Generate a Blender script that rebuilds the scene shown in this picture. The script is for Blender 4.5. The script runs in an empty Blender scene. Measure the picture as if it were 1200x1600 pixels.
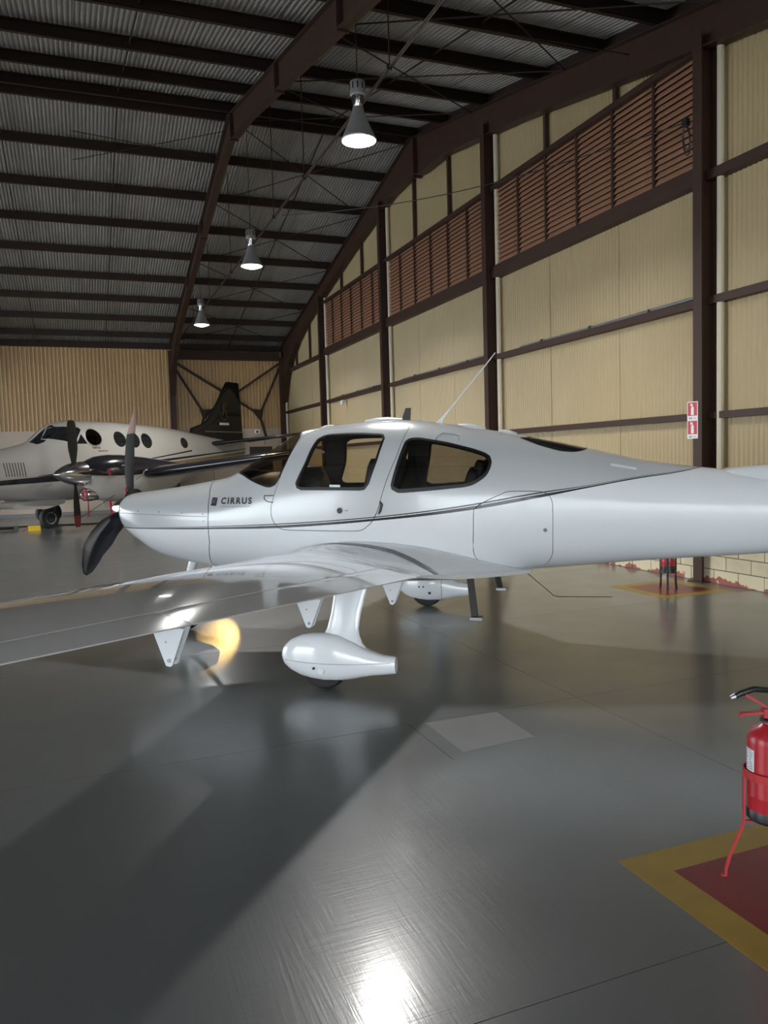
import bpy, bmesh, math, random
from mathutils import Vector, Matrix
from mathutils.geometry import delaunay_2d_cdt
random.seed(7)
PI = math.pi
sc = bpy.context.scene
col = sc.collection

# ------------------------------------------------------------------ camera
cam_d = bpy.data.cameras.new('camera'); cam = bpy.data.objects.new('camera', cam_d); col.objects.link(cam)
cam_d.sensor_fit = 'VERTICAL'; cam_d.sensor_height = 36.0; cam_d.sensor_width = 27.0
cam_d.lens = 1215 / 1600 * 36.0
cam_d.clip_start = 0.05; cam_d.clip_end = 300
cam.matrix_world = Matrix(((0.93112791, 0.05131186, -0.36106496, 0.0), (-0.36358726, 0.05358128, -0.93001793, 0.0),
                           (-0.02837463, 0.99724427, 0.06854736, 1.70), (0, 0, 0, 1)))
sc.camera = cam

# ------------------------------------------------------------------ world and exposure
wd = bpy.data.worlds.new('world'); sc.world = wd; wd.use_nodes = True
bg = wd.node_tree.nodes['Background']
bg.inputs[0].default_value = (0.86, 0.93, 1.0, 1); bg.inputs[1].default_value = 7.6
sc.view_settings.view_transform = 'Standard'; sc.view_settings.look = 'None'
sc.view_settings.exposure = 0.0; sc.view_settings.gamma = 1.0
sc.view_settings.use_curve_mapping = False
LAMP_W = 225.0          # one high-bay lamp

# hangar frame: X across to the gable wall on the right, Y away, camera stands at the origin
XW = 7.60; YF = 30.2; YN = -13.0; XL = -12.0
YR = 16.82; ZR = 8.98
def zp(y):              # underside of the purlins
    return ZR - .23 * (y - YR) if y >= YR else max(ZR - .205 * (YR - y), 6.0)
def zroof(y): return zp(y) + .2

# ------------------------------------------------------------------ materials
def mat(name, color, rough=.5, metal=0.0, spec=.5, coat=0.0, noise=0.0, nscale=4.0, bump=0.0, bscale=40.0, alt=None, emis=None, rvar=0.0, stretch=None):
    m = bpy.data.materials.new(name); m.use_nodes = True
    nt = m.node_tree; b = nt.nodes['Principled BSDF']
    b.inputs['Base Color'].default_value = (*color, 1); b.inputs['Roughness'].default_value = rough
    b.inputs['Metallic'].default_value = metal; b.inputs['Specular IOR Level'].default_value = spec
    b.inputs['Coat Weight'].default_value = coat; b.inputs['Coat Roughness'].default_value = .05
    if emis:
        b.inputs['Emission Color'].default_value = (*emis[0], 1); b.inputs['Emission Strength'].default_value = emis[1]
    if noise or bump or rvar:
        tc = nt.nodes.new('ShaderNodeTexCoord')
        src = tc.outputs['Object']
        if stretch:
            mp = nt.nodes.new('ShaderNodeMapping'); mp.inputs['Scale'].default_value = stretch
            nt.links.new(src, mp.inputs[0]); src = mp.outputs[0]
        n = nt.nodes.new('ShaderNodeTexNoise'); n.inputs['Scale'].default_value = nscale; n.inputs['Detail'].default_value = 6
        nt.links.new(src, n.inputs['Vector'])
        if noise:
            r = nt.nodes.new('ShaderNodeMix'); r.data_type = 'RGBA'
            a = alt or tuple(c * .6 for c in color)
            r.inputs['A'].default_value = (*color, 1); r.inputs['B'].default_value = (*a, 1)
            mr = nt.nodes.new('ShaderNodeMapRange'); mr.inputs[1].default_value = .35; mr.inputs[2].default_value = .7; mr.inputs[4].default_value = noise
            nt.links.new(n.outputs['Fac'], mr.inputs[0]); nt.links.new(mr.outputs[0], r.inputs['Factor'])
            nt.links.new(r.outputs['Result'], b.inputs['Base Color'])
        if rvar:
            mr2 = nt.nodes.new('ShaderNodeMapRange'); mr2.inputs[1].default_value = .3; mr2.inputs[2].default_value = .7
            mr2.inputs[3].default_value = rough - rvar; mr2.inputs[4].default_value = rough + rvar
            nt.links.new(n.outputs['Fac'], mr2.inputs[0]); nt.links.new(mr2.outputs[0], b.inputs['Roughness'])
        if bump:
            n2 = nt.nodes.new('ShaderNodeTexNoise'); n2.inputs['Scale'].default_value = bscale; n2.inputs['Detail'].default_value = 4
            nt.links.new(src, n2.inputs['Vector'])
            bp = nt.nodes.new('ShaderNodeBump'); bp.inputs['Strength'].default_value = bump; bp.inputs['Distance'].default_value = .01
            nt.links.new(n2.outputs['Fac'], bp.inputs['Height']); nt.links.new(bp.outputs[0], b.inputs['Normal'])
    return m

M = {}
M['steel'] = mat('brown_painted_steel', (.046, .023, .016), .5, noise=.5, nscale=3, alt=(.060, .031, .021), spec=.3)
M['purlin'] = mat('dark_brown_purlin', (.030, .017, .013), .55, noise=.4, nscale=3, spec=.3)
M['cream'] = mat('cream_cladding', (.42, .325, .175), .45, noise=.45, nscale=.9, alt=(.36, .275, .14))
M['cream_far'] = mat('cream_cladding_aged', (.72, .50, .25), .4, noise=.5, nscale=.8, alt=(.62, .42, .19))
M['roof'] = mat('bare_metal_roof', (.36, .35, .33), .38, metal=.25, noise=.6, nscale=1.3, alt=(.25, .245, .23), rvar=.06)
M['louver'] = mat('rust_brown_slat', (.44, .235, .145), .45, noise=.6, nscale=9, alt=(.31, .155, .09))
M['block'] = mat('cream_painted_block', (.66, .58, .40), .6, noise=.3, nscale=6, bump=.25, bscale=60)
M['white_panel'] = mat('white_dado_panel', (.60, .49, .39), .5, noise=.3, nscale=1)
M['pipe_cream'] = mat('cream_pipe', (.60, .53, .40), .5)
M['galv'] = mat('galvanised_metal', (.34, .36, .37), .35, metal=.6, noise=.4, nscale=10)
M['alu'] = mat('lamp_aluminium', (.42, .43, .44), .4, metal=.7, noise=.3, nscale=20)
M['bright'] = mat('polished_metal', (.55, .55, .55), .16, metal=1.0)
M['black'] = mat('black_plastic', (.012, .012, .013), .4)
M['black_gloss'] = mat('black_gloss_paint', (.012, .012, .016), .14, coat=.5)
M['rubber'] = mat('black_rubber', (.016, .016, .016), .75, noise=.4, nscale=30)
M['red'] = mat('extinguisher_red', (.42, .018, .028), .3, noise=.3, nscale=8)
M['red_frame'] = mat('red_steel_stand', (.45, .03, .035), .4)
M['paper'] = mat('white_label', (.75, .76, .77), .5)
M['ink'] = mat('dark_print', (.03, .03, .035), .5)
M['ink_grey'] = mat('grey_print', (.25, .26, .28), .5)
M['yellow'] = mat('yellow_label', (.72, .45, .03), .5)
M['sign_red'] = mat('sign_red', (.46, .03, .035), .4)
M['paint_yellow'] = mat('floor_yellow_paint', (.30, .19, .025), .38, noise=.5, nscale=7, alt=(.20, .13, .02))
M['paint_red'] = mat('floor_red_paint', (.17, .014, .018), .33, noise=.4, nscale=6, alt=(.12, .012, .015))
M['glass_dark'] = mat('dark_window', (.012, .013, .015), .06, spec=.6)
M['trim'] = mat('cabin_trim', (.035, .035, .038), .6)
M['leather'] = mat('dark_leather', (.014, .015, .019), .45)
M['prop_black'] = mat('propeller_black', (.012, .013, .017), .35, noise=.3, nscale=20)
M['prop_grey'] = mat('propeller_grey', (.022, .021, .018), .7, spec=.2)
M['prop_tip'] = mat('propeller_tan_tip', (.22, .10, .075), .5)
M['tip_red'] = mat('propeller_dark_red_tip', (.12, .012, .02), .4)
M['streamer'] = mat('red_streamer', (.5, .01, .04), .6)
M['grey_paint'] = mat('warm_white_aircraft_paint', (.44, .42, .39), .22, coat=.4)
M['gold'] = mat('gold_print', (.13, .075, .025), .4)
M['tan'] = mat('tan_stripe', (.26, .19, .11), .3)
M['chock'] = mat('yellow_chock', (.75, .50, .02), .5)
M['white_paint'] = mat('white_aircraft_paint', (.78, .80, .81), .16, coat=.9)
M['white_metal'] = mat('white_enamel', (.72, .74, .75), .3)
M['wing_paint_shaded'] = mat('shaded_white_wing_paint', (.62, .63, .635), .14, coat=1.0)  # same white paint, darkened in colour to stand for dimmer light on the wings
M['step'] = mat('dark_step_metal', (.05, .045, .04), .5, metal=.4)
M['door_dark'] = mat('dark_door', (.035, .026, .022), .5)
M['joint'] = mat('floor_joint', (.03, .03, .03), .8)
M['stripe_grey'] = mat('dark_grey_stripe', (.06, .065, .07), .25, coat=.3)

def floor_mat():
    m = bpy.data.materials.new('grey_epoxy_floor'); m.use_nodes = True; nt = m.node_tree; b = nt.nodes['Principled BSDF']
    g = nt.nodes.new('ShaderNodeNewGeometry')
    def nz(scale, detail=5, sx=None, rot=0):
        src = g.outputs['Position']
        if sx:
            mp = nt.nodes.new('ShaderNodeMapping'); mp.inputs['Scale'].default_value = sx; mp.inputs['Rotation'].default_value = (0, 0, rot)
            nt.links.new(src, mp.inputs[0]); src = mp.outputs[0]
        n = nt.nodes.new('ShaderNodeTexNoise'); n.inputs['Scale'].default_value = scale; n.inputs['Detail'].default_value = detail
        nt.links.new(src, n.inputs['Vector']); return n
    n1 = nz(.55, 3); n2 = nz(2.2, 3)
    mx = nt.nodes.new('ShaderNodeMix'); mx.data_type = 'RGBA'
    mx.inputs['A'].default_value = (.128, .133, .132, 1); mx.inputs['B'].default_value = (.108, .112, .110, 1)
    mr = nt.nodes.new('ShaderNodeMapRange'); mr.inputs[1].default_value = .1; mr.inputs[2].default_value = .9
    nt.links.new(n1.outputs['Fac'], mr.inputs[0]); nt.links.new(mr.outputs[0], mx.inputs['Factor'])
    nt.links.new(mx.outputs['Result'], b.inputs['Base Color'])
    rr = nt.nodes.new('ShaderNodeMapRange'); rr.inputs[1].default_value = .1; rr.inputs[2].default_value = .9; rr.inputs[3].default_value = .28; rr.inputs[4].default_value = .40
    nt.links.new(n2.outputs['Fac'], rr.inputs[0]); nt.links.new(rr.outputs[0], b.inputs['Roughness'])
    # fine scratches in several directions
    s1 = nz(42, 4, (1, .07, 1), .5); s2 = nz(42, 4, (.07, 1, 1), .2); s1.inputs['Distortion'].default_value = 1.2; s2.inputs['Distortion'].default_value = 1.2; s3 = nz(220, 2); s4 = nz(5, 4)
    ad = nt.nodes.new('ShaderNodeMath'); nt.links.new(s1.outputs['Fac'], ad.inputs[0]); nt.links.new(s2.outputs['Fac'], ad.inputs[1])
    ad2 = nt.nodes.new('ShaderNodeMath'); nt.links.new(ad.outputs[0], ad2.inputs[0]); s3m = nt.nodes.new('ShaderNodeMath'); s3m.operation = 'MULTIPLY_ADD'; s3m.inputs[1].default_value = .25; s3m.inputs[2].default_value = .375; nt.links.new(s3.outputs['Fac'], s3m.inputs[0]); nt.links.new(s3m.outputs[0], ad2.inputs[1])
    ad3 = nt.nodes.new('ShaderNodeMath'); sbt = nt.nodes.new('ShaderNodeMath'); sbt.operation = 'SUBTRACT'; sbt.inputs[1].default_value = 1.5; nt.links.new(ad2.outputs[0], sbt.inputs[0]); nt.links.new(sbt.outputs[0], ad3.inputs[0])
    ml = nt.nodes.new('ShaderNodeMath'); ml.operation = 'MULTIPLY'; ml.inputs[1].default_value = 2.5
    nt.links.new(s4.outputs['Fac'], ml.inputs[0]); nt.links.new(ml.outputs[0], ad3.inputs[1]); ad3.operation = 'MULTIPLY'
    bp = nt.nodes.new('ShaderNodeBump'); bp.inputs['Strength'].default_value = .11; bp.inputs['Distance'].default_value = .004
    nt.links.new(ad3.outputs[0], bp.inputs['Height']); nt.links.new(bp.outputs[0], b.inputs['Normal'])
    b.inputs['Specular IOR Level'].default_value = .5
    b.inputs['Coat Weight'].default_value = .6; b.inputs['Coat IOR'].default_value = 1.45
    cr = nt.nodes.new('ShaderNodeMapRange'); cr.inputs[1].default_value = .2; cr.inputs[2].default_value = .8; cr.inputs[3].default_value = .08; cr.inputs[4].default_value = .20
    nt.links.new(n2.outputs['Fac'], cr.inputs[0]); nt.links.new(cr.outputs[0], b.inputs['Coat Roughness'])
    cb = nt.nodes.new('ShaderNodeBump'); cb.inputs['Strength'].default_value = .04; cb.inputs['Distance'].default_value = .004
    nt.links.new(ad3.outputs[0], cb.inputs['Height']); nt.links.new(cb.outputs[0], b.inputs['Coat Normal'])
    return m
M['floor'] = floor_mat()

def brick_peel_mat():
    # bottom course: cream paint flaking off red clay
    m = bpy.data.materials.new('flaking_cream_on_red_block'); m.use_nodes = True; nt = m.node_tree; b = nt.nodes['Principled BSDF']
    g = nt.nodes.new('ShaderNodeNewGeometry'); sp = nt.nodes.new('ShaderNodeSeparateXYZ'); nt.links.new(g.outputs['Position'], sp.inputs[0])
    n = nt.nodes.new('ShaderNodeTexNoise'); n.inputs['Scale'].default_value = 6; n.inputs['Detail'].default_value = 8; nt.links.new(g.outputs['Position'], n.inputs['Vector'])
    ma = nt.nodes.new('ShaderNodeMath'); ma.operation = 'MULTIPLY_ADD'; ma.inputs[1].default_value = -2.2
    nt.links.new(sp.outputs['Z'], ma.inputs[0]); nt.links.new(n.outputs['Fac'], ma.inputs[2])
    st = nt.nodes.new('ShaderNodeMapRange'); st.inputs[1].default_value = .37; st.inputs[2].default_value = .41; nt.links.new(ma.outputs[0], st.inputs[0])
    mx = nt.nodes.new('ShaderNodeMix'); mx.data_type = 'RGBA'; mx.inputs['A'].default_value = (.66, .58, .40, 1); mx.inputs['B'].default_value = (.33, .10, .075, 1)
    nt.links.new(st.outputs[0], mx.inputs['Factor']); nt.links.new(mx.outputs['Result'], b.inputs['Base Color']); b.inputs['Roughness'].default_value = .7
    return m
M['block_peel'] = brick_peel_mat()

def glass_mat(name, tint, gloss):
    m = bpy.data.materials.new(name); m.use_nodes = True; nt = m.node_tree
    nt.nodes.remove(nt.nodes['Principled BSDF']); out = nt.nodes['Material Output']
    tr = nt.nodes.new('ShaderNodeBsdfTransparent'); tr.inputs[0].default_value = (*tint, 1)
    gl = nt.nodes.new('ShaderNodeBsdfGlossy'); gl.inputs['Roughness'].default_value = gloss
    g = nt.nodes.new('ShaderNodeNewGeometry'); dt = nt.nodes.new('ShaderNodeVectorMath'); dt.operation = 'DOT_PRODUCT'
    nt.links.new(g.outputs['Normal'], dt.inputs[0]); nt.links.new(g.outputs['Incoming'], dt.inputs[1])
    ab = nt.nodes.new('ShaderNodeMath'); ab.operation = 'ABSOLUTE'; nt.links.new(dt.outputs['Value'], ab.inputs[0])
    om = nt.nodes.new('ShaderNodeMath'); om.operation = 'SUBTRACT'; om.inputs[0].default_value = 1.0; nt.links.new(ab.outputs[0], om.inputs[1])
    pw_ = nt.nodes.new('ShaderNodeMath'); pw_.operation = 'POWER'; pw_.inputs[1].default_value = 5.0; nt.links.new(om.outputs[0], pw_.inputs[0])
    fr = nt.nodes.new('ShaderNodeMath'); fr.operation = 'MULTIPLY_ADD'; fr.inputs[1].default_value = .94; fr.inputs[2].default_value = .06; nt.links.new(pw_.outputs[0], fr.inputs[0])
    mx = nt.nodes.new('ShaderNodeMixShader')
    nt.links.new(fr.outputs[0], mx.inputs[0]); nt.links.new(tr.outputs[0], mx.inputs[1]); nt.links.new(gl.outputs[0], mx.inputs[2])
    nt.links.new(mx.outputs[0], out.inputs['Surface']); return m
M['glass'] = glass_mat('cabin_glass', (.90, .88, .84), .0)
M['glass_bronze'] = glass_mat('bronze_windscreen_glass', (.66, .57, .46), .0)
M['glass_tint'] = glass_mat('tinted_cabin_glass', (.52, .50, .46), .0)

def stripe_paint():
    # two dark waist lines follow the fuselage; above them silver, below white (flat livery print)
    m = bpy.data.materials.new('two_tone_livery'); m.use_nodes = True; nt = m.node_tree; b = nt.nodes['Principled BSDF']
    tc = nt.nodes.new('ShaderNodeTexCoord'); sp = nt.nodes.new('ShaderNodeSeparateXYZ'); nt.links.new(tc.outputs['Object'], sp.inputs[0])
    nx = nt.nodes.new('ShaderNodeMapRange'); nx.inputs[1].default_value = -3; nx.inputs[2].default_value = 3; nt.links.new(sp.outputs['X'], nx.inputs[0])
    def curve(pts):
        c = nt.nodes.new('ShaderNodeFloatCurve'); cv = c.mapping.curves[0]
        P = [((x + 3) / 6, z - 1.0) for x, z in pts]
        cv.points[0].location = P[0]; cv.points[1].location = P[-1]
        for p in P[1:-1]: cv.points.new(*p)
        c.mapping.update(); nt.links.new(nx.outputs[0], c.inputs['Value']); return c.outputs[0]
    top = curve([(-3, 1.093), (-2.45, 1.098), (-1.44, 1.122), (-.816, 1.145), (-.29, 1.173), (.18, 1.207), (.573, 1.247), (1.0, 1.304), (1.52, 1.385), (1.925, 1.435), (2.327, 1.497), (2.628, 1.53), (3, 1.60)])
    low = curve([(-3, 1.086), (-2.45, 1.090), (-1.44, 1.096), (-.816, 1.106), (-.29, 1.134), (.18, 1.171), (.573, 1.206), (1.0, 1.256), (1.52, 1.340), (1.925, 1.414), (2.327, 1.481), (2.628, 1.52), (3, 1.60)])
    z1 = nt.nodes.new('ShaderNodeMath'); z1.operation = 'SUBTRACT'; z1.inputs[1].default_value = 1.0; nt.links.new(sp.outputs['Z'], z1.inputs[0])
    def math2(op, a, b_):
        n = nt.nodes.new('ShaderNodeMath'); n.operation = op
        for i, v in enumerate((a, b_)):
            if isinstance(v, (int, float)): n.inputs[i].default_value = v
            else: nt.links.new(v, n.inputs[i])
        return n.outputs[0]
    d = math2('SUBTRACT', z1.outputs[0], low); w = math2('SUBTRACT', top, low); t = math2('DIVIDE', d, math2('MAXIMUM', w, .004))
    a1 = math2('MULTIPLY', math2('GREATER_THAN', t, 0), math2('LESS_THAN', t, .58))
    a2 = math2('MULTIPLY', math2('GREATER_THAN', t, .74), math2('LESS_THAN', t, 1.0))
    stripe = math2('MAXIMUM', a1, a2); up = math2('GREATER_THAN', t, .9)
    m1 = nt.nodes.new('ShaderNodeMix'); m1.data_type = 'RGBA'; m1.inputs['A'].default_value = (.79, .81, .82, 1); m1.inputs['B'].default_value = (.58, .595, .60, 1)
    nt.links.new(up, m1.inputs['Factor'])
    m2 = nt.nodes.new('ShaderNodeMix'); m2.data_type = 'RGBA'; m2.inputs['B'].default_value = (.022, .024, .027, 1)
    nt.links.new(stripe, m2.inputs['Factor']); nt.links.new(m1.outputs['Result'], m2.inputs['A']); nt.links.new(m2.outputs['Result'], b.inputs['Base Color'])
    nt.links.new(math2('MULTIPLY', up, .12), b.inputs['Metallic'])
    b.inputs['Roughness'].default_value = .24; b.inputs['Specular IOR Level'].default_value = .3; b.inputs['Coat Weight'].default_value = .35; b.inputs['Coat Roughness'].default_value = .04
    return m
M['livery'] = stripe_paint()

# ------------------------------------------------------------------ mesh helpers
class MB:
    def __init__(s): s.v = []; s.f = []; s.mi = []
    def add(s, verts, faces, mi=0):
        o = len(s.v); s.v += [tuple(p) for p in verts]; s.f += [tuple(i + o for i in f) for f in faces]; s.mi += [mi] * len(faces); return s
    def box(s, a, b, mi=0):
        x0, y0, z0 = a; x1, y1, z1 = b
        return s.add([(x0, y0, z0), (x1, y0, z0), (x1, y1, z0), (x0, y1, z0), (x0, y0, z1), (x1, y0, z1), (x1, y1, z1), (x0, y1, z1)],
                     [(0, 3, 2, 1), (4, 5, 6, 7), (0, 1, 5, 4), (1, 2, 6, 5), (2, 3, 7, 6), (3, 0, 4, 7)], mi)
    def beam(s, p, q, w, h, up=(0, 0, 1), mi=0):
        p = Vector(p); q = Vector(q); d = (q - p).normalized(); u = Vector(up); r = d.cross(u)
        if r.length < 1e-5: r = d.cross(Vector((1, 0, 0)))
        r.normalize(); u = r.cross(d); r *= w / 2; u *= h / 2
        return s.add([p - r - u, p + r - u, p + r + u, p - r + u, q - r - u, q + r - u, q + r + u, q - r + u],
                     [(0, 3, 2, 1), (4, 5, 6, 7), (0, 1, 5, 4), (1, 2, 6, 5), (2, 3, 7, 6), (3, 0, 4, 7)], mi)
    def loft(s, rings, close=True, caps=True, mi=0):
        n = len(rings[0]); o = len(s.v)
        for r in rings: s.v += [tuple(p) for p in r]
        m = n if close else n - 1
        for i in range(len(rings) - 1):
            for j in range(m):
                k = (j + 1) % n
                s.f.append((o + i * n + j, o + i * n + k, o + (i + 1) * n + k, o + (i + 1) * n + j)); s.mi.append(mi)
        if caps and close:
            s.f.append(tuple(o + j for j in range(n))[::-1]); s.mi.append(mi)
            s.f.append(tuple(o + (len(rings) - 1) * n + j for j in range(n))); s.mi.append(mi)
        return s
    def tube(s, pts, r, n=8, mi=0):
        pts = [Vector(p) for p in pts]; rings = []; prev = None
        rs = r if isinstance(r, (list, tuple)) else [r] * len(pts)
        for i, p in enumerate(pts):
            d = (pts[min(i + 1, len(pts) - 1)] - pts[max(i - 1, 0)]).normalized()
            if prev is None:
                a = Vector((0, 0, 1)) if abs(d.z) < .9 else Vector((1, 0, 0)); u = d.cross(a).normalized()
            else:
                u = (prev - d * prev.dot(d)).normalized()
            prev = u; v = d.cross(u)
            rings.append([p + (u * math.cos(2 * PI * k / n) + v * math.sin(2 * PI * k / n)) * rs[i] for k in range(n)])
        return s.loft(rings, mi=mi)
    def lathe(s, prof, n=24, c=(0, 0, 0), axis='z', caps=True, mi=0):
        rings = []
        for r, h in prof:
            ring = []
            for k in range(n):
                a = 2 * PI * k / n; x, y = r * math.cos(a), r * math.sin(a)
                p = {'z': (x, y, h), 'x': (h, x, y), 'y': (y, h, x)}[axis]
                ring.append((c[0] + p[0], c[1] + p[1], c[2] + p[2]))
            rings.append(ring)
        return s.loft(rings, caps=caps, mi=mi)
    def prism(s, poly, ext, mi=0):          # poly: 3-D points, ext: vector
        n = len(poly); e = Vector(ext)
        return s.add([Vector(p) for p in poly] + [Vector(p) + e for p in poly],
                     [tuple(range(n))[::-1], tuple(range(n, 2 * n))] + [(i, (i + 1) % n, n + (i + 1) % n, n + i) for i in range(n)], mi)
    def obj(s, name, m, parent=None, smooth=False, loc=None, kind=None, recalc=True, ang=35):
        me = bpy.data.meshes.new(name); me.from_pydata(s.v, [], s.f)
        for q in (m if isinstance(m, (list, tuple)) else [m]): me.materials.append(M[q] if isinstance(q, str) else q)
        if any(s.mi): me.polygons.foreach_set('material_index', s.mi)
        if recalc:
            bm = bmesh.new(); bm.from_mesh(me); bmesh.ops.recalc_face_normals(bm, faces=bm.faces); bm.to_mesh(me); bm.free()
        if smooth:
            me.shade_smooth(); me.set_sharp_from_angle(angle=math.radians(ang))
        me.update()
        o = bpy.data.objects.new(name, me); col.objects.link(o)
        if parent: o.parent = parent
        if loc: o.location = loc
        if kind: o['kind'] = kind
        return o

def empty(name, loc=(0, 0, 0), kind=None):
    o = bpy.data.objects.new(name, None); o.location = loc; o.empty_display_size = .2; col.objects.link(o)
    if kind: o['kind'] = kind
    return o
def tag(o, label, cat, group=None):
    o['label'] = label; o['category'] = cat
    if group: o['group'] = group
    return o
def dup(o, parent=None, loc=None):
    c = o.copy(); col.objects.link(c)
    if parent: c.parent = parent
    if loc is not None: c.location = loc
    return c

def lerp(a, b, t): return a + (b - a) * t
def interp(pts, x):
    if x <= pts[0][0]: return pts[0][1]
    for a, b in zip(pts, pts[1:]):
        if x <= b[0]: return lerp(a[1], b[1], (x - a[0]) / (b[0] - a[0]))
    return pts[-1][1]

# ================================================================== SETTING
# ---- floor: slabs between saw joints
floor = MB().box((XL, YN, -.25), (XW + .1, YF + .1, -.012)).obj('floor', 'joint', kind='structure')
xs = [XL] + [3.15 + 5.04 * k for k in range(-4, 1)] + [XW + .1]
ys = [YN] + [1.99 + 2.5 * k for k in range(-5, 12)] + [YF + .1]
g = .0017
for i in range(len(xs) - 1):
    for j in range(len(ys) - 1):
        MB().box((xs[i] + g, ys[j] + g, -.02), (xs[i + 1] - g, ys[j + 1] - g, 0)).obj('floor_slab', 'floor', floor)
MB().box((1.869, 3.85, -.0005), (1.873, 4.487, .0006)).obj('floor_joint', 'joint', floor)
def marking(x0, x1, y0, y1, b=.155):
    m = MB()
    for a, c in (((x0, y0), (x1, y0 + b)), ((x0, y1 - b), (x1, y1)), ((x0, y0 + b), (x0 + b, y1 - b)), ((x1 - b, y0 + b), (x1, y1 - b))):
        m.box((a[0], a[1], 0), (c[0], c[1], .0015))
    m.obj('yellow_marking', 'paint_yellow', floor)
    MB().box((x0 + b, y0 + b, 0), (x1 - b, y1 - b, .0016)).obj('red_marking', 'paint_red', floor)
marking(2.0, 3.02, 1.56, 2.58)
marking(6.17, 7.19, 7.09, 8.11)
M['patch'] = mat('pale_floor_patch', (.24, .24, .235), .30, noise=.3, nscale=5)
MB().prism([(1.97, 3.92, .0006), (2.47, 3.96, .0006), (2.49, 4.46, .0006), (1.98, 4.47, .0006)], (0, 0, .001)).obj('floor_patch', 'patch', floor)
# apron outside
MB().box((-60, -60, -.3), (40, YN, -.02)).obj('ground', mat('concrete_apron', (.33, .33, .32), .8, noise=.3, nscale=.4), kind='structure')

# ---- corrugated sheet
def sheet(name, m, parent, o, u, n, width, top, zb, pitch, amp, trap=False, seg=6):
    # o: start point (x,y), u: run direction, n: normal toward the room; top(s): height along run
    k = max(2, round(width / pitch)); p = width / k
    prof = []
    if trap:
        for i in range(k):
            for t, h in ((0, 0), (.50, 0), (.56, 1), (.90, 1), (.96, 0)): prof.append(((i + t) * p, h))
        prof.append((width, 0))
    else:
        for i in range(k * seg + 1): prof.append((i * p / seg, .5 + .5 * math.cos(2 * PI * i / seg)))
    lo, hi = [], []
    for s, h in prof:
        x = o[0] + u[0] * s + n[0] * h * amp; y = o[1] + u[1] * s + n[1] * h * amp
        lo.append((x, y, zb)); hi.append((x, y, top(o[1] + u[1] * s) if callable(top) else top))
    mb = MB().loft([lo, hi], close=False)
    return mb.obj(name, m, parent, smooth=not trap, recalc=False, ang=80)

# ---- right wall: the gable
wr = MB().prism([(XW + .06, YN, 0), (XW + .06, YF, 0)] + [(XW + .06, y, zp(y) - .08) for y in (YF, YR, 2.0, YN)], (.06, 0, 0)).obj('wall_right', 'cream', kind='structure')
colY = [-8.70, -3.20, 2.30, 7.80, 13.28, 18.76, 24.22, 29.55]
def nudge(): return random.uniform(-.004, .004)
for b in range(len(colY) - 1):
    y0, y1 = colY[b] + .02, colY[b + 1] - .02; w = (y1 - y0) / 3
    louv = b in (3, 4, 5)
    for i in range(3):
        a = y1 - i * w
        cut = 5.14
        sheet('cladding_sheet', 'cream', wr, (XW + nudge(), a - .004), (0, -1), (-1, 0), w - .008, cut, .55, .076, .019)
        if louv: sheet('cladding_sheet', 'cream', wr, (XW + nudge(), a - .004), (0, -1), (-1, 0), w - .008, lambda y: zp(y) - .08, 6.72, .076, .019)
        else: sheet('cladding_sheet', 'cream', wr, (XW + nudge(), a - .004), (0, -1), (-1, 0), w - .008, lambda y: zp(y) - .08, cut + .006, .076, .019)
def ibeam_col(y, x0, x1, ztop, w=.15):
    m = MB(); t = .014
    m.box((x0, y - w / 2, 0), (x0 + t, y + w / 2, ztop)); m.box((x1 - t, y - w / 2, 0), (x1, y + w / 2, ztop))
    m.box((x0 + t, y - .006, 0), (x1 - t, y + .006, ztop)); m.box((x0 - .05, y - w / 2 - .05, 0), (x1, y + w / 2 + .05, .014))
    return m
for y in colY:
    ibeam_col(y, 7.33, 7.58, zp(y) - .35).obj('column', 'steel', wr)
for b in range(len(colY) - 1):
    y0, y1 = colY[b] + .01, colY[b + 1] - .01
    for z, h, d in ((2.13, .085, .12), (3.57, .10, .13), (5.10, .12, .15)):
        m = MB(); m.box((XW - d, y0, z - h / 2), (XW - d + .012, y1, z + h / 2)); m.box((XW - d + .012, y0, z - h / 2), (XW - .002, y1, z - h / 2 + .012)); m.box((XW - d + .012, y0, z + h / 2 - .012), (XW - .002, y1, z + h / 2))
        m.obj('girt', 'steel', wr)
    if b in (3, 4, 5):
        MB().box((XW - .14, y0, 5.165), (XW - .06, y1, 5.27)).obj('louver_sill', 'steel', wr)
        m = MB(); m.box((XW - .14, y0, 6.67), (XW - .02, y1, 6.755)); m.box((XW - .16, y0, 6.655), (XW - .02, y1, 6.675)); m.obj('louver_head', 'steel', wr)
    # cream pipe beside the column, grey conduit on the girt, dark vertical rails above the louvers
    MB().tube([(7.52, colY[b + 1] - .19, .55), (7.52, colY[b + 1] - .19, zp(colY[b + 1]) - .35)], .045, 10).obj('rain_pipe', 'pipe_cream', wr, smooth=True)
    if 2 <= b <= 5:
        MB().tube([(7.545, y0 + .25, 3.665), (7.545, lerp(y0, y1, .45), 3.645), (7.545, y1 - .9, 3.64)], .022, 8).obj('conduit', 'galv', wr, smooth=True)
        for t in (.2, .45, .7): MB().box((7.515, lerp(y0, y1, t), 3.62), (7.575, lerp(y0, y1, t) + .04, 3.675)).obj('pipe_clip', 'black', wr)
    if b >= 3:
        for t in (1 / 3, 2 / 3):
            y = lerp(y0, y1, t); z0 = 6.75 if b < 6 else 5.15
            if zp(y) - .3 > z0: MB().box((XW - .09, y - .035, z0), (XW - .02, y + .035, zp(y) - .1)).obj('wall_rail', 'steel', wr)
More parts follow.
